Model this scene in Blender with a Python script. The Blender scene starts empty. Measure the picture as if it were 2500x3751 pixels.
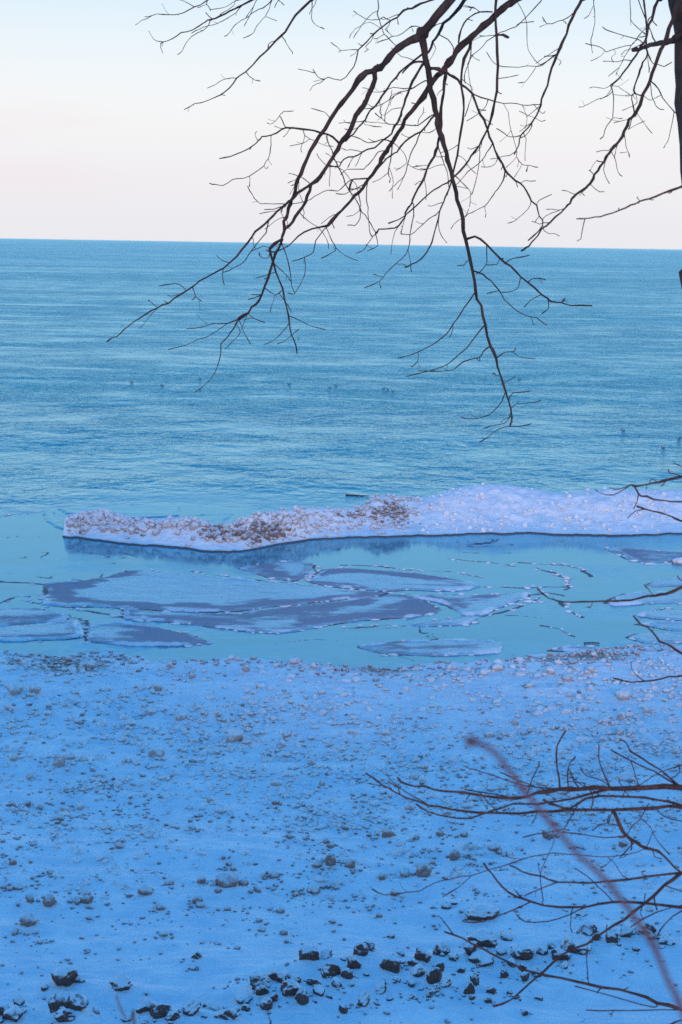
import bpy, math, random
import numpy as np
from mathutils import Vector, Matrix

random.seed(7)
RNG = np.random.default_rng(11)
SC = bpy.context.scene
COL = SC.collection

# ------------------------------------------------------------------ camera
CAM_H = 8.0                       # eye height above the lake, on top of a bluff
FPX = 5894.0                      # focal length in photograph pixels
CX, CY = 1250.0, 1875.5
PITCH = math.atan((CY - 893.0) / FPX)
ROLL = math.radians(0.94)
C0 = np.array([0.0, 0.0, CAM_H])
FW = np.array([0, math.cos(PITCH), -math.sin(PITCH)])
R0 = np.array([1.0, 0, 0]); U0 = np.array([0, math.sin(PITCH), math.cos(PITCH)])
RT = R0 * math.cos(ROLL) + U0 * math.sin(ROLL)
UP = -R0 * math.sin(ROLL) + U0 * math.cos(ROLL)
cam = bpy.data.cameras.new('camera')
cam.sensor_fit = 'VERTICAL'; cam.sensor_height = 36.0; cam.sensor_width = 24.0
cam.lens = FPX / 3751.0 * 36.0
cam.clip_start = 0.1; cam.clip_end = 90000
cam.dof.use_dof = True; cam.dof.focus_distance = 9.0; cam.dof.aperture_fstop = 9.5
cam_o = bpy.data.objects.new('camera', cam); COL.objects.link(cam_o)
cam_o.matrix_world = Matrix(((RT[0], UP[0], -FW[0], 0), (RT[1], UP[1], -FW[1], 0), (RT[2], UP[2], -FW[2], CAM_H), (0, 0, 0, 1)))
SC.camera = cam_o

# ------------------------------------------------------------------ sky, sun, exposure
SUN_EL, SUN_AZ = math.radians(13.0), math.radians(180.0)      # behind the camera, low
world = bpy.data.worlds.new('World'); SC.world = world; world.use_nodes = True
wt = world.node_tree; wn = wt.nodes; wl = wt.links
bg = wn['Background']; bg.inputs['Strength'].default_value = 0.1
sky = wn.new('ShaderNodeTexSky'); sky.sky_type = 'NISHITA'; sky.sun_disc = False
sky.sun_elevation = SUN_EL; sky.sun_rotation = SUN_AZ; sky.ozone_density = 4.0
tc = wn.new('ShaderNodeTexCoord')
sep = wn.new('ShaderNodeSeparateXYZ'); wl.new(tc.outputs['Generated'], sep.inputs[0])
ramp = wn.new('ShaderNodeValToRGB'); wl.new(sep.outputs['Z'], ramp.inputs['Fac'])
stops = [(0.0, (.80, .80, .85)), (.05, (.87, .85, .865)), (.09, (.92, .925, .915)), (.145, (.72, .86, .96)), (.27, (.42, .70, .96)),
         (.45, (.15, .47, .92)), (.7, (.045, .325, .85)), (1.0, (.022, .265, .81))]
ramp.color_ramp.interpolation = 'B_SPLINE'
while len(ramp.color_ramp.elements) < len(stops): ramp.color_ramp.elements.new(0.5)
for e, (p, c) in zip(ramp.color_ramp.elements, stops):
    e.position = p; e.color = (*c, 1)
# faint pink cloud streaks low over the lake
mp = wn.new('ShaderNodeMapping'); mp.inputs['Scale'].default_value = (5, 5, 24); wl.new(tc.outputs['Generated'], mp.inputs[0])
cn = wn.new('ShaderNodeTexNoise'); cn.inputs['Scale'].default_value = 1.3; cn.inputs['Detail'].default_value = 5; wl.new(mp.outputs[0], cn.inputs['Vector'])
cr = wn.new('ShaderNodeMapRange'); cr.inputs[1].default_value = .42; cr.inputs[2].default_value = .66; cr.inputs[4].default_value = .5; wl.new(cn.outputs['Fac'], cr.inputs[0])
band = wn.new('ShaderNodeValToRGB'); wl.new(sep.outputs['Z'], band.inputs['Fac'])
be = band.color_ramp.elements; be[0].position = .015; be[0].color = (0, 0, 0, 1); be[1].position = .045; be[1].color = (1, 1, 1, 1)
b3 = be.new(.075); b3.color = (1, 1, 1, 1); b4 = be.new(.11); b4.color = (0, 0, 0, 1)
az = wn.new('ShaderNodeMapRange'); az.interpolation_type = 'SMOOTHSTEP'; wl.new(sep.outputs['X'], az.inputs[0])
for i_, v_ in enumerate((-.11, -.19, .25, 1.3)): az.inputs[i_ + 1].default_value = v_
cz = wn.new('ShaderNodeMath'); cz.operation = 'MULTIPLY'; wl.new(cr.outputs[0], cz.inputs[0]); wl.new(az.outputs[0], cz.inputs[1])
cm = wn.new('ShaderNodeMath'); cm.operation = 'MULTIPLY'; wl.new(cz.outputs[0], cm.inputs[0]); wl.new(band.outputs[0], cm.inputs[1])
cmix = wn.new('ShaderNodeMix'); cmix.data_type = 'RGBA'; wl.new(cm.outputs[0], cmix.inputs['Factor']); wl.new(ramp.outputs[0], cmix.inputs['A']); cmix.inputs['B'].default_value = (.88, .76, .80, 1)
sc10 = wn.new('ShaderNodeVectorMath'); sc10.operation = 'SCALE'; sc10.inputs['Scale'].default_value = 10.1; wl.new(cmix.outputs['Result'], sc10.inputs[0])
scn = wn.new('ShaderNodeVectorMath'); scn.operation = 'SCALE'; scn.inputs['Scale'].default_value = 0.04; wl.new(sky.outputs[0], scn.inputs[0])
addc = wn.new('ShaderNodeVectorMath'); addc.operation = 'ADD'; wl.new(sc10.outputs[0], addc.inputs[0]); wl.new(scn.outputs[0], addc.inputs[1])
wl.new(addc.outputs[0], bg.inputs['Color'])

sun = bpy.data.lights.new('sun', 'SUN'); sun.energy = 2.0; sun.angle = math.radians(4.4); sun.color = (.68, .45, .42)
sun_o = bpy.data.objects.new('sun', sun); COL.objects.link(sun_o)
# sun direction: compass angle SUN_AZ measured from +Y, so light travels towards -dir
sd = Vector((math.sin(SUN_AZ) * math.cos(SUN_EL), math.cos(SUN_AZ) * math.cos(SUN_EL), math.sin(SUN_EL)))
sun_o.rotation_euler = sd.to_track_quat('Z', 'Y').to_euler()
sun_o.location = (0, -40, 60)
SC.view_settings.view_transform = 'Standard'; SC.view_settings.look = 'None'
SC.view_settings.exposure = 0.0; SC.view_settings.gamma = 1.0
SC.render.engine = 'CYCLES'
SC.cycles.use_denoising = False
SC.cycles.max_bounces = 6

# ------------------------------------------------------------------ pixel <-> place helpers
def ray(x, y):
    return FW + RT * ((x - CX) / FPX) + UP * ((CY - y) / FPX)
def at_depth(x, y, d):
    return C0 + ray(x, y) * d
def on_plane(x, y, z=0.0):
    r = ray(x, y); t = (z - CAM_H) / r[2]
    return C0 + r * t
def project(P):
    P = np.asarray(P, float) - C0
    d = P @ FW
    return CX + FPX * (P @ RT) / d, CY - FPX * (P @ UP) / d, d

# ------------------------------------------------------------------ noise
def _hash(ix, iy, seed):
    h = (ix.astype(np.int64) * 374761393 + iy.astype(np.int64) * 668265263 + seed * 1442695041) & 0xffffffff
    h = ((h ^ (h >> 13)) * 1274126177) & 0xffffffff
    h = h ^ (h >> 16)
    return (h & 0xffff) / 65535.0
def vnoise(x, y, seed=0):
    x = np.asarray(x, float); y = np.asarray(y, float)
    ix = np.floor(x); iy = np.floor(y); fx = x - ix; fy = y - iy
    ux = fx * fx * fx * (fx * (fx * 6 - 15) + 10); uy = fy * fy * fy * (fy * (fy * 6 - 15) + 10)
    a = _hash(ix, iy, seed); b = _hash(ix + 1, iy, seed); c = _hash(ix, iy + 1, seed); d = _hash(ix + 1, iy + 1, seed)
    return (a + (b - a) * ux) * (1 - uy) + (c + (d - c) * ux) * uy
def fbm(x, y, seed=0, o=4, g=.5):
    s = 0; a = 1; t = 0
    for k in range(o):
        s = s + a * (vnoise(x * 2 ** k + 17.3 * k, y * 2 ** k - 9.1 * k, seed + k) - .5); t += a; a *= g
    return 2 * s / t
def sst(a, b, x):
    t = np.clip((x - a) / (b - a), 0, 1); return t * t * (3 - 2 * t)
def pix_curve(pts, z=0.0):
    """traced pixel line -> world x, y arrays on a level plane, sorted in x"""
    P = np.array([on_plane(x, y, z) for x, y in pts]); o = np.argsort(P[:, 0]); return P[o, 0], P[o, 1]

# ------------------------------------------------------------------ object helpers
def tag(o, label=None, cat=None, group=None, kind=None):
    if label: o['label'] = label
    if cat: o['category'] = cat
    if group: o['group'] = group
    if kind: o['kind'] = kind
    return o
def mesh(name, v, f, mat=None, smooth=True):
    m = bpy.data.meshes.new(name)
    v = np.asarray(v, np.float32); f = np.asarray(f, np.int32)
    n = len(f); k = f.shape[1]
    m.vertices.add(len(v)); m.vertices.foreach_set('co', v.ravel())
    m.loops.add(n * k); m.loops.foreach_set('vertex_index', f.ravel())
    m.polygons.add(n); m.polygons.foreach_set('loop_start', np.arange(0, n * k, k, dtype=np.int32))
    m.update(calc_edges=True)
    if smooth: m.polygons.foreach_set('use_smooth', np.ones(n, bool))
    if mat: m.materials.append(mat)
    return m
def attr(m, name, vals):
    a = m.attributes.new(name, 'FLOAT', 'POINT'); a.data.foreach_set('value', np.asarray(vals, np.float32))
def obj(name, me, parent=None, loc=None):
    o = bpy.data.objects.new(name, me); COL.objects.link(o)
    if parent: o.parent = parent
    if loc is not None: o.location = loc
    return o
def empty(name, loc):
    o = bpy.data.objects.new(name, None); COL.objects.link(o); o.location = loc; o.empty_display_size = .2
    return o
def grid_faces(ny, nx):
    i = np.arange(ny * nx).reshape(ny, nx)
    return np.stack([i[:-1, :-1], i[:-1, 1:], i[1:, 1:], i[1:, :-1]], -1).reshape(-1, 4)

# ------------------------------------------------------------------ materials
class NB:
    def __init__(s, name):
        s.m = bpy.data.materials.new(name); s.m.use_nodes = True; s.t = s.m.node_tree; s.n = s.t.nodes; s.l = s.t.links
        s.p = s.n['Principled BSDF']; s.tc = s.n.new('ShaderNodeTexCoord'); s.geo = s.n.new('ShaderNodeNewGeometry')
    def noise(s, scale, detail=4, rough=.55, vec=None, stretch=None, dist=0):
        n = s.n.new('ShaderNodeTexNoise'); n.inputs['Scale'].default_value = scale; n.inputs['Detail'].default_value = detail
        n.inputs['Roughness'].default_value = rough; n.inputs['Distortion'].default_value = dist
        v = vec or s.geo.outputs['Position']
        if stretch:
            mp = s.n.new('ShaderNodeMapping'); mp.inputs['Scale'].default_value = stretch; s.l.new(v, mp.inputs[0]); v = mp.outputs[0]
        s.l.new(v, n.inputs['Vector']); return n.outputs['Fac']
    def rng(s, x, a, b, c=0, d=1, smooth=True):
        n = s.n.new('ShaderNodeMapRange'); n.interpolation_type = 'SMOOTHSTEP' if smooth else 'LINEAR'
        for i, v in enumerate((a, b, c, d)): n.inputs[i + 1].default_value = v
        s.l.new(x, n.inputs[0]); return n.outputs[0]
    def math(s, op, a, b=None):
        n = s.n.new('ShaderNodeMath'); n.operation = op
        for i, v in enumerate((a, b)):
            if v is None: continue
            if isinstance(v, (int, float)): n.inputs[i].default_value = v
            else: s.l.new(v, n.inputs[i])
        return n.outputs[0]
    def mix(s, f, a, b):
        n = s.n.new('ShaderNodeMix'); n.data_type = 'RGBA'
        for k, v in (('Factor', f), ('A', a), ('B', b)):
            if isinstance(v, tuple): n.inputs[k].default_value = (*v, 1)
            elif isinstance(v, (int, float)): n.inputs[k].default_value = v
            else: s.l.new(v, n.inputs[k])
        return n.outputs['Result']
    def attr(s, name):
        n = s.n.new('ShaderNodeAttribute'); n.attribute_name = name; return n.outputs['Fac']
    def bump(s, h, strength, dist, normal=None):
        n = s.n.new('ShaderNodeBump'); n.inputs['Distance'].default_value = dist
        if isinstance(strength, (int, float)): n.inputs['Strength'].default_value = strength
        else: s.l.new(strength, n.inputs['Strength'])
        s.l.new(h, n.inputs['Height'])
        if normal: s.l.new(normal, n.inputs['Normal'])
        return n.outputs[0]
    def set(s, **k):
        for key, v in k.items():
            key = key.replace('_', ' ')
            if isinstance(v, tuple): s.p.inputs[key].default_value = (*v, 1)
            elif isinstance(v, (int, float)): s.p.inputs[key].default_value = v
            else: s.l.new(v, s.p.inputs[key])
        return s.m
    def sheen(s, diffuse, gloss, rough, ior, normal):
        """body colour under a tinted mirror layer, weighted by Fresnel"""
        d = s.n.new('ShaderNodeBsdfDiffuse'); g = s.n.new('ShaderNodeBsdfGlossy'); f = s.n.new('ShaderNodeFresnel'); m = s.n.new('ShaderNodeMixShader')
        f.inputs['IOR'].default_value = ior
        for sk, v in ((d.inputs['Color'], diffuse), (g.inputs['Color'], gloss), (g.inputs['Roughness'], rough)):
            if isinstance(v, tuple): sk.default_value = (*v, 1)
            elif isinstance(v, (int, float)): sk.default_value = v
            else: s.l.new(v, sk)
        for n in (g, f): s.l.new(normal, n.inputs['Normal'])
        s.l.new(f.outputs[0], m.inputs[0]); s.l.new(d.outputs[0], m.inputs[1]); s.l.new(g.outputs[0], m.inputs[2])
        s.l.new(m.outputs[0], s.n['Material Output'].inputs['Surface']); return s.m
    def nz(s):
        n = s.n.new('ShaderNodeSeparateXYZ'); s.l.new(s.geo.outputs['Normal'], n.inputs[0]); return n.outputs['Z']

def mat_snow():
    b = NB('wind packed snow')
    d = b.attr('dirt'); n1 = b.noise(1.7, 5, .6); n2 = b.noise(9, 4, .6); n3 = b.noise(38, 3, .6)
    brk = b.rng(b.math('ADD', d, b.math('MULTIPLY', b.math('SUBTRACT', n2, .5), .9)), .35, .75)
    c = b.mix(b.rng(n1, .3, .7), (.70, .80, .88), (.90, .93, .95))
    c = b.mix(b.math('MULTIPLY', b.rng(n3, .52, .75), .25), c, (.55, .56, .58))
    c = b.mix(brk, c, (.33, .24, .20))
    c = b.mix(b.attr('wet_shaded_edge'), c, (.055, .042, .045))  # ridge waterline: wet ice, with the dark of the undercut painted into its colour
    rip = b.noise(1, 4, .6, stretch=(2.2, 11.0, 6.0))
    nr = b.bump(rip, .8, .06); nr = b.bump(n3, .45, .012, nr)
    return b.set(Base_Color=c, Roughness=.62, Specular_IOR_Level=.25, Normal=nr)
def mat_lump(name, dirty, snow, lo, hi):
    b = NB(name)
    r = b.n.new('ShaderNodeObjectInfo').outputs['Random']
    n1 = b.noise(14, 5, .65); n2 = b.noise(55, 3, .6)
    up = b.math('ADD', b.nz(), b.math('MULTIPLY', b.math('SUBTRACT', n1, .5), 1.6))
    up = b.math('ADD', up, b.math('MULTIPLY', b.math('SUBTRACT', r, .5), .5))
    dc = b.mix(b.rng(n2, .35, .7), dirty, tuple(min(1, x * 1.7) for x in dirty))
    c = b.mix(b.rng(up, lo, hi), dc, snow)
    nr = b.bump(n1, .7, .03); nr = b.bump(n2, .5, .01, nr)
    return b.set(Base_Color=c, Roughness=.6, Specular_IOR_Level=.3, Normal=nr)
def mat_slush():
    b = NB('grey slush ice')
    lead = b.attr('lead'); fr = b.attr('frost')
    n = b.noise(1.2, 5, .6, stretch=(.55, 1, 1), dist=.6); n2 = b.noise(6, 5, .65, stretch=(.6, 1, 1)); fine = b.noise(30, 3, .6)
    base = b.mix(b.rng(n, .3, .7), (.08, .25, .36), (.13, .33, .46))
    base = b.mix(b.math('MULTIPLY', fr, b.rng(n2, .35, .65)), base, (.55, .66, .75))
    dark = b.rng(b.math('ADD', lead, b.math('MULTIPLY', b.math('SUBTRACT', n2, .5), .9)), .30, .55)
    base = b.mix(dark, base, (.09, .07, .085))
    spec = b.mix(dark, (.46, .90, 1.0), (.16, .21, .36))
    rough = b.math('ADD', b.rng(n, .35, .7, .03, .12), b.math('MULTIPLY', fr, .4))
    nr = b.bump(n2, .06, .02)
    return b.sheen(base, spec, rough, 3.2, nr)
def mat_floe():
    b = NB('floating ice plate')
    wet = b.attr('wet'); rim = b.attr('rim')
    n = b.noise(1, 5, .65, stretch=(.9, 2.6, 1), dist=.5); n2 = b.noise(7, 6, .7, stretch=(.6, 1.3, 1))
    w = b.rng(b.math('ADD', wet, b.math('ADD', b.math('MULTIPLY', b.math('SUBTRACT', n, .5), 1.25), b.math('MULTIPLY', b.math('SUBTRACT', n2, .5), 1.1))), .28, .74)
    c = b.mix(b.rng(n2, .35, .7), (.28, .46, .54), (.52, .66, .72))
    c = b.mix(w, c, (.40, .37, .40))
    c = b.mix(b.rng(b.math('MULTIPLY', rim, b.rng(n2, .3, .6, .4, 1.0)), .1, .5), c, (.80, .83, .86))
    spec = b.mix(w, (.62, .90, 1.0), (.18, .26, .45))
    nr = b.bump(n2, .5, .03)
    return b.sheen(c, spec, .3, 1.75, nr)
def mat_lake():
    b = NB('lake water')
    pos = b.geo.outputs['Position']
    big = b.noise(.012, 3, .5, stretch=(.5, 1.6, 1)); mid = b.noise(.05, 3, .6, stretch=(.35, 1.5, 1))
    slick = b.noise(.06, 4, .6, stretch=(.12, 1.3, 1), dist=.4)
    wav = b.noise(1.7, 3, .6, stretch=(1.1, .9, 1), dist=.3); wav2 = b.noise(.5, 2, .5, stretch=(1.1, .9, 1), dist=.3); wav3 = b.noise(.13, 2, .5, stretch=(1.0, .9, 1), dist=.3)
    calm = b.attr('calm')
    wind = b.math('MULTIPLY', b.rng(b.math('ADD', b.math('MULTIPLY', big, .6), b.math('MULTIPLY', mid, .5)), .42, .64, .45, 1.1), b.math('SUBTRACT', 1.0, b.rng(slick, .64, .69)))
    wind = b.math('MULTIPLY', wind, b.rng(b.noise(.28, 3, .65, stretch=(.55, 1, 1), dist=.5), .3, .72, .25, 1.55))
    wind = b.math('MULTIPLY', wind, b.math('SUBTRACT', 1.0, calm))
    h = b.math('ADD', b.math('ADD', b.math('MULTIPLY', wav, .32), b.math('MULTIPLY', wav2, .62)), b.math('MULTIPLY', wav3, 1.5))
    nr = b.bump(h, wind, 1.6)
    base = b.mix(b.rng(mid, .3, .7), (.02, .30, .35), (.025, .40, .43))
    base = b.mix(calm, base, (.08, .36, .45))
    return b.sheen(base, (.44, .81, 1.0), b.attr('far'), 1.5, nr)
def mat_bark(name, a, c, scale=25):
    b = NB(name)
    n = b.noise(scale, 4, .65, stretch=(1, 1, .35)); n2 = b.noise(6, 3, .5)
    col = b.mix(b.rng(n, .35, .7), a, c)
    col = b.mix(b.math('MULTIPLY', b.rng(n2, .5, .8), .5), col, tuple(x * .6 for x in a))
    return b.set(Base_Color=col, Roughness=.72, Specular_IOR_Level=.25, Normal=b.bump(n, .7, .01))
def mat_plain(name, c, rough=.6, spec=.3):
    b = NB(name); n = b.noise(30, 3)
    return b.set(Base_Color=b.mix(n, tuple(x * .75 for x in c), tuple(min(1, x * 1.25) for x in c)), Roughness=rough, Specular_IOR_Level=spec)
M_SNOW = mat_snow()
M_LUMP = mat_lump('dirty ice', (.30, .165, .135), (.74, .76, .78), .0, .85)
M_PALE = mat_lump('frosted ice', (.42, .31, .28), (.84, .86, .88), -.05, .7)
M_RIDGE = mat_lump('ridge ice', (.36, .325, .32), (.80, .83, .87), -.05, .75)
M_MUD = mat_lump('muddy ridge ice', (.17, .125, .11), (.66, .68, .72), .25, 1.0)
M_CLOD = mat_lump('snow crusted ice', (.56, .55, .56), (.86, .89, .92), -.6, .25)
M_ROCK = mat_lump('dark rock under snow', (.125, .058, .047), (.82, .85, .88), .14, .66)
M_SLUSH = mat_slush(); M_FLOE = mat_floe(); M_LAKE = mat_lake()
M_BARK = mat_bark('tree bark', (.036, .020, .016), (.095, .052, .036))
M_TWIG = mat_bark('reddish shrub bark', (.065, .028, .022), (.15, .065, .042), 40)

# ================================================================== the ground
SHORE = [(-600, 2372), (0, 2388), (160, 2398), (400, 2394), (560, 2408), (720, 2418), (850, 2411), (1000, 2424), (1200, 2432), (1400, 2440), (1600, 2434),
         (1750, 2424), (1900, 2408), (2100, 2392), (2250, 2376), (2350, 2366), (2500, 2356), (3000, 2330)]
sx, sy_ = pix_curve(SHORE, 0.06)
def shore_y(x): return np.interp(x, sx, sy_)
def h_base(x, y):
    """height of the snow: ice shelf, beach, bluff under the camera, unseen rise added behind it to shade the shore"""
    x = np.asarray(x, float); y = np.asarray(y, float)
    d = shore_y(x) + .30 * fbm(x * 1.1, y * 1.1, 5, 3) - y                     # metres in from the lagoon edge
    z = -.25 + .33 * sst(-.35, .25, d) + .20 * sst(.1, 2.2, d) + .022 * np.clip(d, 0, 16)
    z = z + np.where(d > -.2, .085 * fbm(x * .35, y * .9, 21, 3) * sst(0, 1, d), 0)
    bl = np.where(y < 6.6, np.minimum(6.6 - y, 5.7), 0)                            # the bluff face
    top = np.clip(.9 - y, 0, None)
    crest = -1.3 + 4.2 * (1 - sst(-8.0, 3.5, x)) + 1.1 * fbm(x * .8, y * 0 + 3, 41, 4)
    z = z + bl * 1.0 + (7.0 + crest) * sst(11, 27, top)                              # unseen rise behind the camera, crest shaped to shade shore and ridge
    return z

def px_ground(x, y):
    """where the sight line through a photograph pixel meets the snow"""
    z = .4
    for _ in range(8):
        P = on_plane(x, y, z); z = float(h_base(P[0], P[1]))
    return np.array([P[0], P[1], z])

# rocks and ice lumps: traced place and size (centre x, centre y, width, height) in the photograph
ROCKS = [(231,3598,95,60),(442,3626,75,45),(72,3690,42,36),(15,3714,75,40),(48,3733,75,48),(211,3706,66,64),(283,3710,88,56),(239,3740,75,42),(534,3710,75,48),
 (590,3725,90,48),(632,3745,50,30),(702,3722,66,56),(773,3694,60,32),(829,3733,90,42),(893,3662,64,24),(901,3702,36,24),(953,3618,75,48),(961,3648,50,38),(1020,3590,75,48),
 (975,3690,50,42),(1002,3676,36,32),(1068,3642,75,60),(1106,3672,50,60),(1084,3616,50,30),(1148,3618,56,30),(1132,3518,76,44),(1196,3522,50,26),(1212,3570,72,56),(1234,3616,42,34),
 (721,3510,38,26),(713,3546,32,18),(1322,3498,55,48),(1354,3490,44,34),(1298,3542,52,50),(1429,3546,74,52),(1270,3586,48,36),(1509,3546,38,26),(1549,3514,68,50),(1617,3496,62,46),
 (1533,3576,62,40),(1593,3594,66,52),(1613,3566,34,36),(1633,3622,38,30),(1593,3632,48,34),(1573,3654,26,28),(1719,3638,42,48),(1730,3665,26,16),(1738,3602,38,38),(1720,3502,50,46),
 (1762,3528,92,42),(1836,3506,44,34),(1912,3510,90,46),(1987,3510,42,28),(2055,3526,72,32),(2109,3482,108,62),(2155,3426,90,42),(2185,3462,34,26),(2239,3462,46,46),(2294,3434,52,42),
 (2366,3422,74,50),(2416,3446,50,22),(2442,3464,66,34),(2330,3492,30,18),(1872,3550,34,26),(1920,3594,34,34),(1964,3574,40,38),(1914,3566,32,26),(1848,3582,32,34),(1800,3642,38,26),
 (1788,3670,26,22),(1868,3638,26,18),(1888,3658,34,18),(1975,3662,32,22),(1924,3710,26,18),(1397,3626,52,42),(1334,3670,50,56),(1258,3698,34,34),(1513,3662,38,22),(1768,3343,124,42),
 (1768,3452,108,50),(1433,3434,30,16),(2127,3351,38,20),(1170,3650,44,34),(1455,3600,34,26),(1660,3530,30,22),(1470,3500,28,20),(2020,3490,34,26),(2070,3560,30,22),(1690,3570,30,20)]
DARKL = [(183,3310,60,48),(319,3307,56,32),(104,3379,72,52),(534,3271,62,38),(725,3299,44,32),(735,3322,36,26),(833,3239,90,60),(590,3331,38,28),(48,3155,34,30),(72,3243,56,22),
 (187,3199,36,22),(438,3104,36,28),(1164,3171,46,30),(1212,3163,46,56),(1148,3263,56,26),(1028,3343,36,26),(737,3227,38,32),(1004,3209,50,32),(1196,3084,34,28),(1060,3070,30,22),
 (622,3235,40,26),(1421,3056,50,44),(1553,3199,66,62),(1485,3206,46,32),(1665,3132,42,50),(1808,3108,52,34),(1585,3156,26,24),(1613,3056,38,32),(1525,3072,30,26),(2282,3096,38,28),
 (1282,3171,48,40),(1732,3171,24,18),(1445,3279,32,30),(2007,3056,50,50),(599,3426,36,20),(147,3460,28,16),(871,3585,26,14),(109,3300,34,34),(320,3280,30,26),(180,3288,36,24),
 (100,3430,26,18),(950,3380,30,16),(1085,3270,34,18),(960,3410,34,20),(1040,3420,36,22),(1050,3455,22,18),(870,3474,30,16),(800,3455,26,14),(1390,3358,28,22),(2486,2346,52,36),
 (2454,2384,30,16),(2306,2370,34,18),(2262,2372,26,14),(900,3245,30,20),(790,3250,34,22),(1010,3250,24,16),(1235,3010,30,24),(1118,3075,28,18),(700,3037,44,20),(1700,3055,34,26)]
PALEL = [(542,3052,66,40),(391,3036,46,34),(219,2796,50,56),(259,2784,48,36),(307,2788,42,38),(52,2788,36,34),(574,2765,66,50),(861,2709,72,56),(558,2621,50,34),(666,2633,50,36),
 (797,2629,36,30),(749,2625,40,26),(478,2653,48,32),(1012,2872,44,32),(1180,2878,28,30),(239,2968,36,34),(295,2952,36,32),(813,2968,40,30),(1140,2800,34,30),(570,2529,52,34),
 (522,2525,36,28),(458,2549,40,24),(100,2430,50,36),(327,2438,52,36),(494,2420,34,28),(247,2418,34,24),(849,2412,24,28),(871,2420,26,18),(901,2450,34,30),(1080,2430,46,26),
 (705,2474,30,26),(1148,2444,28,34),(2286,2553,62,44),(2278,2629,42,44),(2366,2607,32,28),(2219,2649,34,30),(1888,2649,30,24),(1792,2693,46,28),(1816,2888,80,30),(2294,2856,74,40),
 (1987,2880,50,30),(1525,2852,40,32),(2163,2458,36,32),(2047,2430,36,26),(1824,2450,48,34),(1772,2470,34,28),(1290,2689,44,26),(110,2840,30,30),(360,2840,34,24),(390,2530,40,30),
 (60,2540,60,40),(130,2545,50,34),(30,2600,36,30),(290,2645,34,22),(450,2710,38,28),(680,2690,30,18),(1050,2695,40,22),(1180,2540,34,26),(735,2600,30,24),(1500,2960,44,30),(1640,2985,36,26)]

def scatter(n, seed, ylo, yhi, wlo, whi, dens):
    """further lumps between the traced ones: (x, y, width, height) in photograph pixels"""
    r = np.random.default_rng(seed); out = []
    while len(out) < n:
        x = r.uniform(-60, 2560); y = r.uniform(ylo, yhi)
        if r.random() > dens(x, y): continue
        w = wlo + (whi - wlo) * r.random() ** 1.9
        out.append((x, y, w, w * r.uniform(.55, .95)))
    return out
def dens_far(x, y):
    c = np.interp(x, SHX, SHY)
    return 0. if y < c + 14 else float(np.clip(2.2 * (vnoise(x / 150, y / 26, 3) * vnoise(x / 420, y / 60, 13)) ** 1.5 + .03, 0, 1))
SHX = [p[0] for p in SHORE]; SHY = [p[1] for p in SHORE]
def dens_mid(x, y): return float(np.clip(1.3 * vnoise(x / 170, y / 60, 8) ** 2 + .03, 0, 1)) * (1 if y < 3250 else .35)
PALEX = scatter(110, 4, 2400, 2960, 17, 40, dens_far)
DARKX = scatter(62, 5, 2920, 3420, 16, 34, dens_mid)

def place(rec):
    x, y, w, h = rec
    P = px_ground(x, y + h * .42)
    d = (P - C0) @ FW
    return P, w * d / FPX, h * d / FPX
RP = [place(r) for r in ROCKS]; DP = [place(r) for r in DARKL + DARKX]; PP = [place(r) for r in PALEL + PALEX]
mounds = [(P[0], P[1], w, hh) for P, w, hh in RP] + [(P[0], P[1], w * .9, hh * .7) for P, w, hh in DP + PP]

# snow sheet: fine where the photograph looks, coarse far out
fx = np.arange(-8.6, 8.6, .036)
xs = np.concatenate([-np.geomspace(8.7, 70, 40)[::-1], fx, np.geomspace(8.7, 70, 40)])
ys = [13.2]
while ys[-1] < 31.6: ys.append(ys[-1] + .030 * (ys[-1] / 15) ** 1.35)
ys = np.concatenate([np.linspace(-60, -32, 8), np.arange(-31, -2, .6), np.linspace(-2, 6.8, 45), np.linspace(7.1, 13.1, 20), np.array(ys), np.array([32.2, 33, 34.5])])
X, Y = np.meshgrid(xs, ys)
Z = h_base(X, Y)
vis = (Y > 12) & (Y < shore_y(X) + .2)
Z = Z + np.where(vis, .045 * fbm(X * .8, Y * 2.6, 31, 4) + .03 * np.abs(fbm(X * 2.4, Y * 4.0, 33, 3)) + .010 * fbm(X * 8, Y * 9, 37, 2), 0)
crum = sst(19, 25, Y) * vnoise(X * .8, Y * 1.2, 51) ** 2
Z = Z + np.where(vis, .16 * (crum + .14 * sst(17, 22, Y)) * np.clip(fbm(X * 4.5, Y * 4.5, 53, 3), 0, 1), 0)
for mx, my, w, hh in mounds:                       # wind drift banked round each stone, tail to the lee side
    i0, i1 = np.searchsorted(ys, (my - 3 * w, my + 3 * w)); j0, j1 = np.searchsorted(xs, (mx - 3 * w, mx + 5 * w))
    gx = X[i0:i1, j0:j1] - mx; gy = Y[i0:i1, j0:j1] - my
    sx2 = np.where(gx > 0, 1.5, .75) * w
    Z[i0:i1, j0:j1] += .42 * hh * np.exp(-(gx / sx2) ** 2 - (gy / (.8 * w)) ** 2)
dirt = np.zeros_like(X)
ppx, ppy, _ = project(np.stack([X.ravel(), Y.ravel(), Z.ravel()], -1)); ppx = ppx.reshape(X.shape); ppy = ppy.reshape(X.shape)
for cx, cy, rx, ry, s in [(260, 2442, 210, 38, .78), (60, 2425, 120, 26, .6), (470, 2415, 90, 18, .5), (700, 2414, 80, 12, .6), (880, 2420, 60, 14, .45), (1400, 2452, 190, 24, .68), (1250, 2440, 120, 14, .5),
                          (1080, 2432, 70, 16, .45), (2180, 2402, 200, 24, .75), (2000, 2414, 140, 18, .62), (2360, 2380, 130, 20, .5), (1560, 2470, 90, 18, .4)]:
    dirt = np.maximum(dirt, s * np.exp(-((ppx - cx) / rx) ** 2 - ((ppy - cy) / ry) ** 2))
dirt = np.where(vis, dirt, 0)
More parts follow.
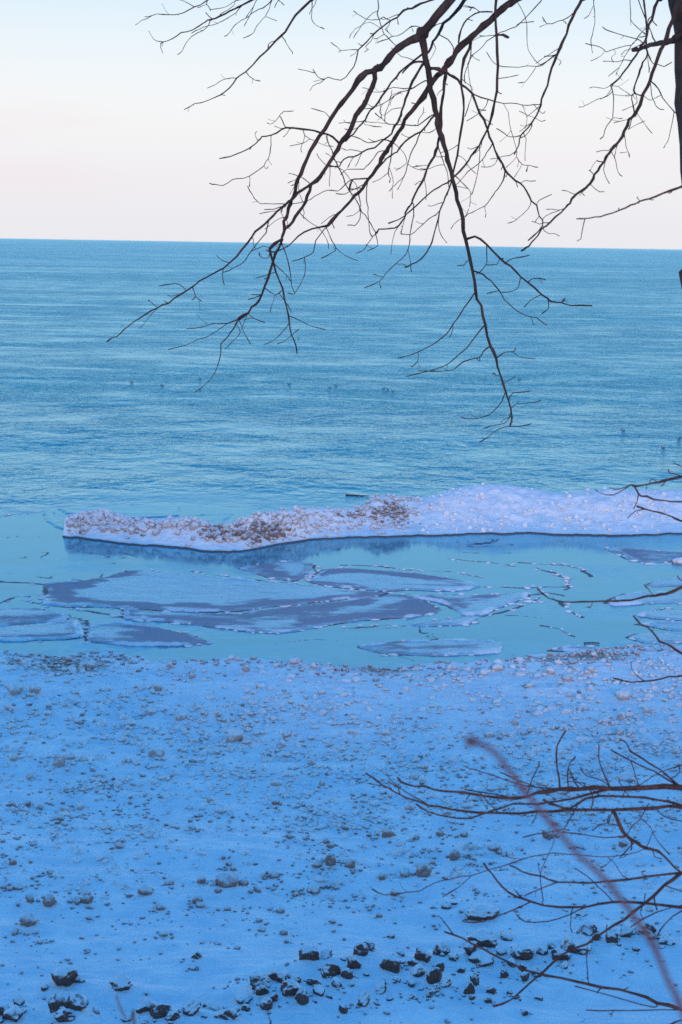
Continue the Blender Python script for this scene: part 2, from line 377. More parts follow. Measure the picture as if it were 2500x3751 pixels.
me = mesh('snow_shore', np.stack([X, Y, Z], -1).reshape(-1, 3), grid_faces(len(ys), len(xs)), M_SNOW)
attr(me, 'dirt', dirt.ravel())
tag(obj('snow_ground', me), kind='structure')
Zgrid = Z
def ground_z(x, y):
    i = int(np.clip(np.searchsorted(ys, y), 1, len(ys) - 1)); j = int(np.clip(np.searchsorted(xs, x), 1, len(xs) - 1))
    a = (y - ys[i - 1]) / (ys[i] - ys[i - 1]); b = (x - xs[j - 1]) / (xs[j] - xs[j - 1])
    return float((Zgrid[i - 1, j - 1] * (1 - b) + Zgrid[i - 1, j] * b) * (1 - a) + (Zgrid[i, j - 1] * (1 - b) + Zgrid[i, j] * b) * a)

# ================================================================== lake
ly = np.concatenate([np.arange(26, 62, .5), np.geomspace(62, 60000, 90)])
lu = np.concatenate([[-1.4, -.9, -.6, -.45], np.linspace(-.36, .36, 90), [.45, .6, .9, 1.4]])
LX = ly[:, None] * lu[None, :]; LY = np.repeat(ly[:, None], len(lu), 1)
SLTOP = [(-900, 1905), (0, 1893), (160, 1874), (260, 1862), (420, 1852), (700, 1847), (900, 1866), (1250, 1866), (1600, 1850), (2500, 1850), (3200, 1850)]
tx, ty = pix_curve(SLTOP)
def slush_top(x): return np.interp(x, tx, ty)
me = mesh('lake', np.stack([LX, LY, np.zeros_like(LX)], -1).reshape(-1, 3), grid_faces(len(ly), len(lu)), M_LAKE)
ln = LY + 1.2 * fbm(LX * .3, LY * .3, 61, 3) - slush_top(LX)
attr(me, 'calm', (.93 - .72 * sst(0, 6.0, ln) - .21 * sst(3, 45, ln)).clip(0, 1).ravel())
attr(me, 'far', (.07 + .05 * sst(10, 60, ln) + .05 * sst(60, 700, ln)).ravel())
tag(obj('lake_water', me), kind='structure')

# ================================================================== floating ice plates (traced outlines)
def poly_sd(px, py, poly):
    """signed distance to a closed polygon, positive inside"""
    P = np.asarray(poly); d2 = np.full(px.shape, 1e9); ins = np.zeros(px.shape, bool)
    for (ax, ay), (bx, by) in zip(P, np.roll(P, -1, 0)):
        ex, ey = bx - ax, by - ay; L = ex * ex + ey * ey + 1e-12
        t = np.clip(((px - ax) * ex + (py - ay) * ey) / L, 0, 1)
        d2 = np.minimum(d2, (px - ax - t * ex) ** 2 + (py - ay - t * ey) ** 2)
        if abs(ey) > 1e-12:
            c = ((ay > py) != (by > py)) & (px < ex * (py - ay) / ey + ax); ins ^= c
    return np.where(ins, 1, -1) * np.sqrt(d2)
def line_d(px, py, pts):
    d2 = np.full(px.shape, 1e9)
    for (ax, ay), (bx, by) in zip(pts[:-1], pts[1:]):
        ex, ey = bx - ax, by - ay; L = ex * ex + ey * ey + 1e-12
        t = np.clip(((px - ax) * ex + (py - ay) * ey) / L, 0, 1)
        d2 = np.minimum(d2, (px - ax - t * ex) ** 2 + (py - ay - t * ey) ** 2)
    return np.sqrt(d2)
def pw(pts): return [tuple(on_plane(x, y, .02)[:2]) for x, y in pts]
# (outline, base wetness, [(patch polygon, wetness, softness)], rim, label)
FLOES = [
 ([(165,2140),(205,2135),(280,2130),(383,2115),(470,2091),(558,2091),(678,2103),(797,2115),(917,2126),(1036,2137),(1156,2146),(1250,2158),(1350,2165),(1420,2170),(1380,2183),(1250,2194),(1100,2211),(980,2224),(877,2238),(717,2240),(558,2231),(430,2224),(239,2221),(151,2214),(171,2172)],
  .12, [([(150,2142),(205,2132),(383,2112),(470,2088),(540,2090),(430,2115),(330,2138),(290,2160),(310,2185),(400,2202),(600,2212),(800,2216),(1000,2205),(1200,2186),(1440,2170),(1380,2190),(1100,2216),(900,2243),(700,2245),(420,2227),(330,2212),(240,2214),(160,2190)], .95, .16),
        ([(600,2235),(860,2240),(1000,2226),(1000,2220),(840,2230),(600,2224)], .45, .1)], 1, 'largest frosted ice plate with a dark wet border, floating in the lagoon'),
 ([(452,2230),(460,2262),(600,2275),(700,2285),(800,2298),(917,2312),(980,2318),(1076,2310),(1200,2290),(1280,2277),(1400,2266),(1500,2262),(1570,2250),(1625,2238),(1590,2218),(1530,2195),(1480,2180),(1430,2179),(1250,2202),(1100,2219),(980,2233),(877,2249),(717,2250),(600,2241)],
  .92, [([(850,2296),(960,2275),(1080,2266),(1110,2282),(1060,2302),(985,2310)], .1, .2), ([(1385,2192),(1440,2188),(1475,2196),(1450,2212),(1370,2232),(1230,2246),(1250,2232),(1340,2215)], .1, .15), ([(480,2236),(620,2246),(900,2258),(700,2262),(500,2250)], .4, .2)], 1,
  'dark wet lens shaped ice plate lying along the largest frosted plate'),
 ([(1135,2130),(1155,2102),(1185,2086),(1250,2080),(1340,2085),(1450,2095),(1570,2107),(1665,2122),(1768,2146),(1720,2160),(1609,2163),(1490,2160),(1430,2164),(1350,2160),(1250,2152),(1180,2141)],
  .25, [([(1140,2100),(1250,2075),(1450,2090),(1660,2118),(1700,2134),(1560,2126),(1400,2104),(1280,2098),(1180,2112)], .95, .12), ([(1140,2128),(1260,2140),(1400,2156),(1300,2160),(1180,2146)], .75, .1)], .8, 'pale ice plate with a dark curved far edge, below the ridge reflection'),
 ([(880,2082),(960,2064),(1060,2058),(1148,2066),(1152,2096),(1110,2118),(1076,2128),(980,2112)],
  .45, [([(940,2066),(1000,2062),(1010,2090),(1080,2120),(1000,2110)], .9, .15)], .6, 'small thin mottled ice plate drifting just off the ridge'),
 ([(1497,2184),(1633,2178),(1824,2178),(1912,2168),(1936,2186),(1856,2214),(1768,2248),(1704,2254),(1649,2220),(1585,2200)],
  .8, [([(1700,2254),(1680,2240),(1780,2200),(1900,2172),(1940,2184),(1860,2214),(1770,2252)], .02, .1), ([(1600,2186),(1740,2180),(1700,2192),(1640,2196)], .3, .1)], 1.3, 'wedge of dark ice with a raised snowy rim at its pointed end'),
 ([(1505,2288),(1600,2272),(1700,2260),(1744,2264),(1712,2286),(1545,2293)], .15, [], 1, 'narrow pale ice splinter beside the wedge with a snowy rim'),
 ([(319,2350),(327,2290),(446,2278),(558,2298),(702,2326),(781,2354),(678,2362),(478,2362)],
  .85, [([(320,2345),(335,2292),(440,2282),(500,2300),(430,2320),(400,2345)], .3, .25)], 1.1, 'dark triangular ice plate close to the snowy shore'),
 ([(-60,2342),(-60,2304),(60,2292),(159,2284),(295,2264),(309,2330),(239,2342),(40,2347)], .3, [([(-60,2330),(100,2325),(290,2322),(240,2340),(0,2345)], .7, .15)], 1.2, 'snow crusted ice plate next to the dark triangular plate'),
 ([(-90,2298),(-90,2230),(135,2230),(223,2248),(265,2258),(223,2274),(100,2284),(0,2296)], .85, [([(-60,2240),(100,2236),(160,2246),(0,2258)], .2, .15)], 1, 'dark ice plate behind the snow crusted plate'),
 ([(1314,2368),(1409,2354),(1489,2347),(1600,2344),(1728,2343),(1808,2347),(1840,2360),(1824,2388),(1728,2397),(1569,2401),(1409,2393)],
  .35, [([(1400,2362),(1500,2352),(1600,2356),(1610,2390),(1500,2395),(1400,2385)], .75, .2), ([(1440,2362),(1520,2356),(1580,2366),(1500,2374)], .1, .08)], 1.4, 'long oval ice plate with a ragged rim near the shore'),
 ([(2015,2382),(2087,2366),(2207,2373),(2246,2379),(2160,2388)], .4, [], 1, 'little grey ice plate stranded against the shore'),
 ([(2218,2208),(2245,2189),(2284,2174),(2368,2170),(2540,2170),(2540,2204),(2406,2208),(2291,2216),(2253,2218)], .1, [([(2215,2210),(2245,2186),(2290,2170),(2300,2178),(2260,2195),(2260,2216)], .8, .06)], 1.2, 'pale flat ice plate with a dark rim behind the long bare twig'),
 ([(2368,2141),(2425,2124),(2540,2106),(2540,2142),(2444,2146),(2391,2149)], .45, [], 1, 'grey ice plate at the edge of the jumbled plates'),
 ([(2322,2252),(2387,2242),(2444,2227),(2540,2248),(2540,2274),(2387,2264)], .3, [], 1.2, 'ice plate with a peaked far edge among the jumbled plates'),
 ([(2326,2286),(2368,2280),(2540,2283),(2540,2309),(2444,2305),(2368,2291)], .35, [], 1.2, 'slim streaked ice plate among the jumbled plates'),
 ([(2303,2334),(2329,2323),(2429,2319),(2540,2325),(2540,2350),(2417,2356),(2360,2354),(2329,2344)], .2, [], 1.3, 'ice plate pushed up against the stony shore'),
 ([(2216,2006),(2291,2005),(2444,2022),(2540,2026),(2540,2052),(2368,2063),(2300,2048)], .55, [], .8, 'thin bluish ice sheet frozen along the ridge foot'),
 ([(211,1864),(290,1858),(359,1851),(500,1849),(662,1848),(660,1890),(478,1900),(330,1890),(240,1880)], .05, [], .5, 'flat pale ice sheet behind the low end of the ridge'),
 ([(668,1890),(760,1886),(853,1882),(830,1905),(800,1932),(700,1915)], .08, [], .5, 'broken ice piece in the dip of the ridge'),
 ([(160,1871),(206,1868),(196,1888),(240,1925),(250,1945),(190,1925),(165,1905)], .1, [], .5, 'narrow bent ice piece at the tip of the ridge'),
]
CRACKS = [[(0,2129),(80,2133),(163,2140)], [(0,2204),(80,2182),(165,2170)], [(80,2197),(130,2207),(152,2215)], [(240,2222),(300,2232),(360,2245),(455,2262)], [(320,2270),(306,2300),(316,2345)],
 [(700,2092),(860,2114),(1000,2130),(1150,2142)], [(1250,2068),(1400,2072),(1500,2086),(1640,2092),(1770,2114)], [(1640,2046),(1780,2057),(1950,2078),(2040,2098),(2085,2130),(2070,2160)], [(1900,2058),(2080,2070),(2140,2084),(2165,2110)],
 [(1660,2130),(1770,2146),(1900,2150),(2080,2148)], [(1480,2290),(1400,2290),(1260,2300)], [(1980,2190),(1900,2225),(1760,2258)], [(2050,2200),(2090,2240),(2130,2260)], [(1980,2290),(2050,2300),(2100,2330)], [(165,1872),(60,1884),(0,1893)],
 [(1940,2180),(2010,2170),(2060,2180)], [(2226,2004),(2300,2040),(2360,2060)], [(1150,2142),(1240,2160),(1420,2175)]]
OUTL = []
for k, (out, wet0, patches, rimk, label) in enumerate(FLOES):
    P = pw(out); OUTL.append(P); A = np.array(P)
    x0, y0 = A.min(0) - .25; x1, y1 = A.max(0) + .25
    gx = np.arange(x0, x1, .045); gy = np.arange(y0, y1, .06); GX, GY = np.meshgrid(gx, gy)
    sdv = poly_sd(GX, GY, P) + .09 * fbm(GX * 1.8, GY * 1.8, 70 + k, 4) + .015 * fbm(GX * 9, GY * 9, 90 + k, 2)
    W = np.full(GX.shape, wet0 * .85) + .60 * fbm(sdv * 4.5 + .4 * fbm(GX * .6, GY * 1.2, 190 + k, 3), GX * .35, 180 + k, 4)
    for pp, wv, soft in patches:
        a = sst(-1.7 * soft, 1.7 * soft, poly_sd(GX, GY, pw(pp)) + soft * 2.2 * fbm(GX * 1.2, GY * 3.2, 130 + k, 4)); W = W * (1 - a) + wv * a
    rim = np.exp(-((sdv - .06) / .07) ** 2) * sst(-.1, .5, fbm(GX * 1.7, GY * 1.7, 110 + k, 3)) * rimk
    lum = np.clip(fbm(GX * 7, GY * 7, 150 + k, 3), 0, 1)
    GZ = -.03 + .055 * sst(-.04, .05, sdv) + .05 * rim * (.5 + lum) + .008 * fbm(GX * 1.5, GY * 3, 170 + k, 3) * sst(0, .2, sdv)
    F = grid_faces(len(gy), len(gx)); keep = (sdv.ravel()[F] > -.07).any(1); F = F[keep]
    used = np.unique(F); rem = -np.ones(GX.size, int); rem[used] = np.arange(len(used))
    c0 = A.mean(0)
    V = np.stack([GX - c0[0], GY - c0[1], GZ], -1).reshape(-1, 3)[used]
    thin = k >= 17
    me = mesh('ice_plate', V, rem[F], M_SLUSH if thin else M_FLOE)
    if thin: attr(me, 'lead', (.55 * (1 - sst(-.03, .03, sdv)) * (.3 + vnoise(GX * 1.5, GY * 1.5, 227))).ravel()[used]); attr(me, 'frost', np.full(len(used), .25))
    attr(me, 'wet', W.ravel()[used]); attr(me, 'rim', np.clip(rim.ravel()[used], 0, 1))
    tag(obj('ice_plate', me, loc=(c0[0], c0[1], .012)), label, 'ice plate', 'ice plates afloat in the lagoon')

# slush sheet of the lagoon
qx = np.concatenate([-np.geomspace(11, 60, 14)[::-1], np.arange(-10.8, 10.8, .05), np.geomspace(11, 60, 14)])
qy = np.concatenate([np.arange(26.5, 42, .065), np.arange(42, 56, .14)])
QX, QY = np.meshgrid(qx, qy)
lead = np.zeros(QX.shape)
for kf, P in enumerate(OUTL):
    A = np.array(P); b0 = A.min(0) - .4; b1 = A.max(0) + .4
    i0, i1 = np.searchsorted(qy, (b0[1], b1[1])); j0, j1 = np.searchsorted(qx, (b0[0], b1[0]))
    s = (slice(i0, i1), slice(j0, j1)); d = np.abs(poly_sd(QX[s], QY[s], P))
    lead[s] = np.maximum(lead[s], .72 * np.exp(-(d / (.085 if kf < 17 else .05)) ** 2) * ((1 if kf < 17 else .7)) * (.35 + .9 * vnoise(QX[s] * 2.3, QY[s] * 2.3, 221)))
for c in CRACKS:
    P = pw(c); A = np.array(P); b0 = A.min(0) - .4; b1 = A.max(0) + .4
    i0, i1 = np.searchsorted(qy, (b0[1], b1[1])); j0, j1 = np.searchsorted(qx, (b0[0], b1[0]))
    s = (slice(i0, i1), slice(j0, j1)); d = line_d(QX[s] + .1 * fbm(QX[s] * 2, QY[s] * 2, 3, 3), QY[s] + .12 * fbm(QX[s] * 2, QY[s] * 2, 4, 3), P)
    lead[s] = np.maximum(lead[s], .95 * np.exp(-(d / .065) ** 2) * (.25 + .9 * vnoise(QX[s] * 1.9, QY[s] * 1.9, 223)))
wx = QX * .22 + .9 * fbm(QX * .25, QY * .25, 201, 2); wy = QY * .5 + .9 * fbm(QX * .25, QY * .25, 203, 2)
lines = np.abs(fbm(wx, wy, 205, 4)); msk = sst(.30, .62, vnoise(QX * .3, QY * .35, 207))
lead = np.maximum(lead, .85 * (1 - sst(.0, .026, lines)) * msk * (.3 + .9 * vnoise(QX * 2.1, QY * 2.1, 225)))
frost = .35 * sst(.55, .8, vnoise(QX * .45, QY * .8, 211)) + .5 * (1 - sst(.2, 1.4, QY - shore_y(QX))) * vnoise(QX * .8, QY * 1.2, 213)
edge = slush_top(QX) + .5 * fbm(QX * .5, QY * .5, 215, 3) - QY
QZ = -.03 + .038 * sst(-.1, .05, edge)
me = mesh('lagoon_slush', np.stack([QX, QY, QZ], -1).reshape(-1, 3), grid_faces(len(qy), len(qx)), M_SLUSH)
attr(me, 'lead', lead.ravel()); attr(me, 'frost', np.clip(frost, 0, 1).ravel())
tag(obj('lagoon_slush_water', me), kind='structure')

BRASH = []
_r = np.random.default_rng(55)
for P in OUTL[:17] + [pw(c) for c in CRACKS]:
    for (ax, ay), (bx, by) in zip(P[:-1], P[1:]):
        for _ in range(int(math.hypot(bx - ax, by - ay) * 9)):
            if _r.random() < .45: continue
            t = _r.random(); w = _r.uniform(.03, .11) * (1 if _r.random() < .85 else 1.7)
            BRASH.append(((ax + (bx - ax) * t + _r.normal() * .07, ay + (by - ay) * t + _r.normal() * .09, .012), w))
# ================================================================== ice ridge
RBASE = [(231,1967),(335,1979),(478,1997),(638,2007),(757,2021),(837,2025),(917,2019),(1036,1995),(1132,1980),(1250,1974),(1409,1968),(1569,1967),(1760,1960),(1952,1957),(2127,1965),(2286,1965),(2500,1959),(3100,1955)]
RTOP = [(225,1910),(247,1893),(280,1897),(319,1881),(407,1881),(462,1909),(558,1905),(654,1897),(717,1909),(773,1932),(837,1932),(877,1909),(941,1881),(1116,1862),(1250,1865),(1330,1863),(1378,1819),(1441,1822),(1545,1833),(1609,1813),(1680,1790),(1768,1778),(1856,1778),(1928,1793),(2047,1809),(2127,1805),(2207,1796),(2366,1798),(2500,1798),(3100,1800)]
bx_, by_ = pix_curve(RBASE)
xl = bx_[0]
ux = np.concatenate([np.arange(xl, 12.5, .05), np.geomspace(12.6, 45, 30)])
tt = np.concatenate([np.linspace(0, .60, 64), np.linspace(.62, 1, 24)])
def ridge(xv, t):
    yf = np.interp(xv, bx_, by_) + .10 * fbm(xv * 1.5, xv * 0, 301, 3) + .10 * fbm(xv * 4.2, xv * 0, 303, 3)
    tip = sst(-.05, .9, xv - xl)
    wdt = (2.3 + 2.9 * sst(-1.5, 3, xv)) * (.35 + .65 * tip)
    yc = yf + .5 * wdt
    pxx = CX + FPX * xv / (yc / math.cos(PITCH))
    pyy = np.interp(pxx, [p[0] for p in RTOP], [p[1] for p in RTOP])
    r = FW[None] + RT[None] * ((pxx - CX) / FPX)[:, None] + UP[None] * ((CY - pyy) / FPX)[:, None]
    zc = CAM_H + r[:, 2] / r[:, 1] * yc
    yy = yf + wdt * t
    prof = .055 * sst(0, .02, t) + .215 * sst(.02, .25, t) + .73 * sst(.16, .5, t)
    fall = 1 - sst(.52, 1.0, t)
    zz = (zc - 0.0) * prof
    zz = np.maximum(zz, .05 * sst(0, .012, t)) * fall - .06 * (1 - sst(0, .006, t)) - .1 * sst(.95, 1, t)
    yy = yy - .0 * sst(0, .006, t) * (1 - sst(.0, .05, t))
    yy = yy - .015 * (1 - sst(0, .006, t))
    return yy, zz, zc
UX, TT = np.meshgrid(ux, tt)
RY, RZ, RC = ridge(UX.ravel(), TT.ravel()); RY = RY.reshape(UX.shape); RZ = RZ.reshape(UX.shape); RC = RC.reshape(UX.shape)
amp = sst(.04, .2, TT) * (1 - .6 * sst(.47, .53, TT))
rough = .10 * (np.abs(fbm(UX * 2.2, RY * 2.2, 311, 4)) - .25) + .07 * np.clip(fbm(UX * 5.5, RY * 5.5, 313, 3), -.2, 1)
RZ = RZ + amp * rough * np.clip(RC, .3, 1)
rdirt = np.zeros(TT.shape)
RPX, RPY, _ = project(np.stack([UX.ravel(), RY.ravel(), RZ.ravel()], -1)); RPX = RPX.reshape(UX.shape); RPY = RPY.reshape(UX.shape)
for cx, cy, rx, ry, s in [(950, 1950, 90, 36, .60), (800, 1955, 80, 20, .52), (1020, 1975, 50, 12, .45), (1420, 1880, 80, 36, .58), (1500, 1910, 70, 20, .46), (420, 1955, 200, 14, .25), (650, 1970, 90, 14, .40), (1300, 1885, 90, 16, .35)]:
    rdirt = np.maximum(rdirt, s * np.exp(-((RPX - cx) / rx) ** 2 - ((RPY - cy) / ry) ** 2))
me = mesh('ice_ridge', np.stack([UX, RY, RZ], -1).reshape(-1, 3), grid_faces(len(tt), len(ux)), M_SNOW)
attr(me, 'dirt', rdirt.ravel()); attr(me, 'wet_shaded_edge', (.95 * (1 - sst(.009, .02, TT))).ravel())
ridge_o = tag(obj('ice_ridge', me), 'long snow covered ice ridge dividing the slush lagoon from the open lake', 'ice ridge')

# ------------------------------------------------------------------ lump shapes
import bmesh
def ico(sub):
    bm = bmesh.new(); bmesh.ops.create_icosphere(bm, subdivisions=sub, radius=1.0)
    v = np.array([x.co[:] for x in bm.verts]); f = np.array([[q.index for q in p.verts] for p in bm.faces]); bm.free(); return v, f
IV = {s: ico(s) for s in (1, 2, 3, 4)}
def n3(v, s, seed):
    return (fbm(v[:, 0] * s + v[:, 2] * 1.7 * s, v[:, 1] * s - v[:, 2] * .9 * s, seed, 2) + fbm(v[:, 1] * s + 5, v[:, 2] * s + v[:, 0] * .6 * s, seed + 9, 2)) * .7
def lump_shape(seed, sub=3, knob=.35, clusters=0):
    """rounded, knobbly ball of refrozen slush: width 1, base at z = 0"""
    r = np.random.default_rng(seed); v, f = IV[sub]; v = v.copy()
    rad = .78 + knob * (.5 - np.abs(n3(v, 1.6, seed))) + .16 * n3(v, 4, seed + 3) + .07 * n3(v, 9, seed + 5)
    for _ in range(clusters):
        c = r.normal(size=3); c[2] = abs(c[2]) * .6; c /= np.linalg.norm(c); rad += .34 * np.exp((v @ c - 1) / .07)
    v *= rad[:, None]
    v[:, 2] = np.where(v[:, 2] < 0, v[:, 2] * .75, v[:, 2])
    v -= (v.max(0) + v.min(0)) / 2; v /= (v[:, 0].max() - v[:, 0].min())
    v[:, 2] /= (v[:, 2].max() - v[:, 2].min()); v[:, 2] += .5 - .32
    return v, f
def rock_shape(seed, sub=4):
    """angular stone cut by random planes, then weathered"""
    r = np.random.default_rng(seed); v, f = IV[sub]; v = v.copy()
    for _ in range(9):
        n = r.normal(size=3); n /= np.linalg.norm(n); o = r.uniform(.52, .92); d = v @ n; v -= np.clip(d - o, 0, None)[:, None] * n[None] * .93
    v *= (1 + .16 * n3(v, 2.2, seed) + .11 * n3(v, 5, seed + 3) + .05 * n3(v, 12, seed + 7))[:, None]
    a = r.uniform(0, 6.28); c, s = math.cos(a), math.sin(a); v[:, :2] = v[:, :2] @ np.array([[c, s], [-s, c]])
    v -= (v.max(0) + v.min(0)) / 2; v /= (v[:, 0].max() - v[:, 0].min())
    v[:, 2] /= (v[:, 2].max() - v[:, 2].min()); v[:, 2] += .5 - .36
    return v, f
LUMP_D = [mesh('ice_lump', *lump_shape(400 + i, 3, .4, i % 4 * 2), M_LUMP) for i in range(9)]
LUMP_P = [mesh('ice_lump', *lump_shape(500 + i, 3, .3, i % 3 * 2), M_PALE) for i in range(9)]
BALL_P = [mesh('ice_ball', *lump_shape(600 + i, 3, .55, i % 4), M_RIDGE) for i in range(7)]
BALL_C = [mesh('ice_ball', *lump_shape(620 + i, 3, .5, i % 3), M_CLOD) for i in range(5)]
BALL_D = [mesh('ice_ball', *lump_shape(650 + i, 3, .5, i % 3), M_MUD) for i in range(5)]
ROCK_M = [mesh('rock', *rock_shape(700 + i), M_ROCK) for i in range(16)]

# shore lumps, each its own thing
def put(name, me, P, w, hh, label, cat, group, rock=False):
    o = obj(name, me, loc=(P[0], P[1], ground_z(P[0], P[1])))
    o.scale = (w * (1.04 if rock else .92), w * random.uniform(.7, 1.0), hh * (1.5 if rock else 1.12))
    o.rotation_euler = (0, 0, random.uniform(-.5, .5) + (math.pi if random.random() < .5 else 0))
    return tag(o, label, cat, group)
for i, (P, w, hh) in enumerate(DP):
    big = i < len(DARKL)
    kind = 'large knobbly brown ice lump with smaller pieces round it on the open snow' if w > .17 else 'low flat brown ice lump half sunk in the open snow' if hh < .62 * w else 'small upright brown ice lump half sunk in the open snow'
    put('ice_lump', LUMP_D[i % 9], P, w, hh, kind, 'ice lump', 'brown ice lumps on the snow shelf')
for i, (P, w, hh) in enumerate(PP):
    kind = 'large pale frosted ice lump on the snow towards the lagoon' if w > .2 else 'low flat frosted ice lump on the snow towards the lagoon' if hh < .7 * w else 'small round frosted ice lump on the snow towards the lagoon'
    put('ice_lump', LUMP_P[i % 9], P, w, hh, kind, 'ice lump', 'frosted ice lumps towards the lagoon')
SPECIAL = {(231, 3598): 'lone pointed dark rock with a snow hollow beside it', (442, 3626): 'lone dark rock with a snow tail on open snow, apart from the belt',
           (1768, 3343): 'long flat black rock lying alone on open snow beyond the rock belt', (1768, 3452): 'dark rock with snow filled cracks just beyond the rock belt',
           (2109, 3482): 'broad dark rock capped with snow, largest of the belt under the shrub'}
for i, (P, w, hh) in enumerate(RP):
    lab = SPECIAL.get(ROCKS[i][:2])
    put('rock', ROCK_M[i % 16], P, w, hh, lab or ('broad dark rock dusted with snow in the belt along the bluff foot' if w > .19 else 'small dark stone between the larger rocks of the belt' if w < .115 else 'medium dark rock with snow caught on it in the belt'), 'rock', 'dark rocks along the bluff foot', True)

# crumbs of ice and grit between them: too many to count
def crumbs(name, pts, mat, seed, sub=1):
    r = np.random.default_rng(seed); v0, f0 = IV[sub]; V = []; F = []
    for k, (P, w) in enumerate(pts):
        v = v0 * (1 + .28 * r.normal(size=(len(v0), 1)))
        a = r.uniform(0, 6.28); c, s = math.cos(a), math.sin(a)
        v = v * np.array([w * .5 * r.uniform(.9, 1.3), w * .5 * r.uniform(.7, 1.1), w * .5 * r.uniform(.55, .95)])
        v[:, :2] = v[:, :2] @ np.array([[c, s], [-s, c]])
        V.append(v + np.array(P)); F.append(f0 + k * len(v0))
    return mesh(name, np.concatenate(V), np.concatenate(F), mat)
def crumb_pts(n, seed, ylo, yhi, wlo, whi, dens):
    out = []
    for x, y, w, h in scatter(n, seed, ylo, yhi, wlo, whi, dens):
        P = px_ground(x, y); d = (P - C0) @ FW; ww = w * d / FPX
        out.append(((P[0], P[1], ground_z(P[0], P[1]) + ww * .12), ww))
    return out
def dens_c1(x, y): return dens_far(x, y) * .9 + (.04 if y > np.interp(x, SHX, SHY) + 12 else 0)
def dens_c2(x, y): return float(np.clip(2.4 * (vnoise(x / 120, y / 24, 18) * vnoise(x / 380, y / 70, 19)) ** 1.6 + .025, 0, 1)) * np.interp(y, [2500, 2900, 3300, 3420, 3751], [.3, 1, .8, .45, .35])
def brash_mesh(pts, seed):
    r = np.random.default_rng(seed); v0, f0 = IV[1]; V = []; F = []
    for k, (P, w) in enumerate(pts):
        v = v0 * (1 + .3 * r.normal(size=(len(v0), 1))) * np.array([w * .8, w * .45, .010 + .12 * w]); a = r.uniform(-.5, .5); c, s_ = math.cos(a), math.sin(a)
        v[:, :2] = v[:, :2] @ np.array([[c, s_], [-s_, c]]); V.append(v + np.array(P)); F.append(f0 + k * len(v0))
    return mesh('brash_ice', np.concatenate(V), np.concatenate(F), M_CLOD)
tag(obj('brash_ice', brash_mesh(BRASH, 6)), 'broken slivers of ice along the plate edges and cracks', 'brash ice', kind='stuff')
def satellites(places, seed, lo, hi):
    r = np.random.default_rng(seed); out = []
    for P, w, hh in places:
        for _ in range(r.integers(lo, hi)):
            a = r.uniform(0, 6.28); q = r.uniform(.45, 1.1) * w; x, y = P[0] + q * 1.3 * math.cos(a), P[1] + q * math.sin(a); ww = w * r.uniform(.16, .5)
            if y > shore_y(x) - .05: continue
            out.append(((x, y, ground_z(x, y) + ww * .1), ww))
    return out
tag(obj('ice_crumbs', crumbs('ice_crumbs', crumb_pts(4200, 31, 2395, 3050, 5, 26, dens_c1) + satellites(PP, 41, 2, 8), M_PALE, 1)), 'small frosted ice crumbs strewn over the snow towards the lagoon', 'ice crumbs', kind='stuff')
tag(obj('ice_grit', crumbs('ice_grit', crumb_pts(2300, 32, 2500, 3751, 4, 19, dens_c2) + satellites(DP, 42, 2, 8), M_LUMP, 2)), 'small brown ice crumbs and grit strewn over the open snow', 'ice crumbs', kind='stuff')
tag(obj('snow_clods', crumbs('snow_clods', crumb_pts(1100, 34, 2395, 3300, 12, 36, lambda x, y: dens_c1(x, y) * (1 if y < 2900 else .5)), M_CLOD, 5, 2)), 'white snow crusted clods bulging from the shelf', 'snow clods', kind='stuff')
tag(obj('rock_chips', crumbs('rock_chips', satellites(RP, 43, 1, 5), M_ROCK, 4)), 'small dark stone chips lying between the rocks of the belt', 'stone chips', kind='stuff')
def shore_grit(n, seed):
    r = np.random.default_rng(seed); out = []
    while len(out) < n:
        x = r.uniform(0, 2500); y = np.interp(x, SHX, SHY) + abs(r.normal()) * 24 + 2
        if r.random() > .25 + .75 * max(math.exp(-((x - 230) / 260) ** 2), math.exp(-((x - 2200) / 260) ** 2), .6 * math.exp(-((x - 1350) / 240) ** 2)): continue
        P = px_ground(x, y); d = (P - C0) @ FW; ww = r.uniform(7, 22) * d / FPX
        out.append(((P[0], P[1], ground_z(P[0], P[1]) + ww * .1), ww))
    return out
tag(obj('shore_pebbles', crumbs('shore_pebbles', shore_grit(650, 33), M_LUMP, 3)), 'brown icy pebbles washed up along the lagoon edge', 'pebbles', kind='stuff')

# balls frozen onto the ridge: the largest are parts, the rest one mass
def ridge_dens(px, py):
    d = 0
    for cx, cy, rx, ry, s in [(350, 1905, 100, 30, 1), (520, 1930, 110, 18, .8), (680, 1925, 90, 18, .8), (840, 1955, 90, 22, 1), (950, 1940, 80, 32, 1.2), (1120, 1910, 160, 36, .6), (1420, 1880, 110, 44, 1.0),
                              (1300, 1900, 90, 30, .6), (1750, 1910, 200, 40, .22), (2100, 1890, 300, 50, .2), (1700, 1840, 200, 50, .12), (2350, 1860, 200, 50, .15)]:
        d = max(d, s * math.exp(-((px - cx) / rx) ** 2 - ((py - cy) / ry) ** 2))
    return d
rr = np.random.default_rng(77); balls = []
fine = int(np.searchsorted(ux, 9.6))
while len(balls) < 1500:
    i = rr.integers(4, 62); j = rr.integers(2, fine)
    px, py = RPX[i, j], RPY[i, j]
    if rr.random() > ridge_dens(px, py): continue
    big = px < 1100
    w = (9 + 27 * rr.random() ** 1.8) if big else (7 + 16 * rr.random() ** 1.8)
    dk = float(rdirt[i, j]) > rr.uniform(.08, .38)
    balls.append((np.array([ux[j] + rr.uniform(-.03, .03), RY[i, j], RZ[i, j]]), w * (RY[i, j]) / FPX, dk))
balls.sort(key=lambda b: -b[1])
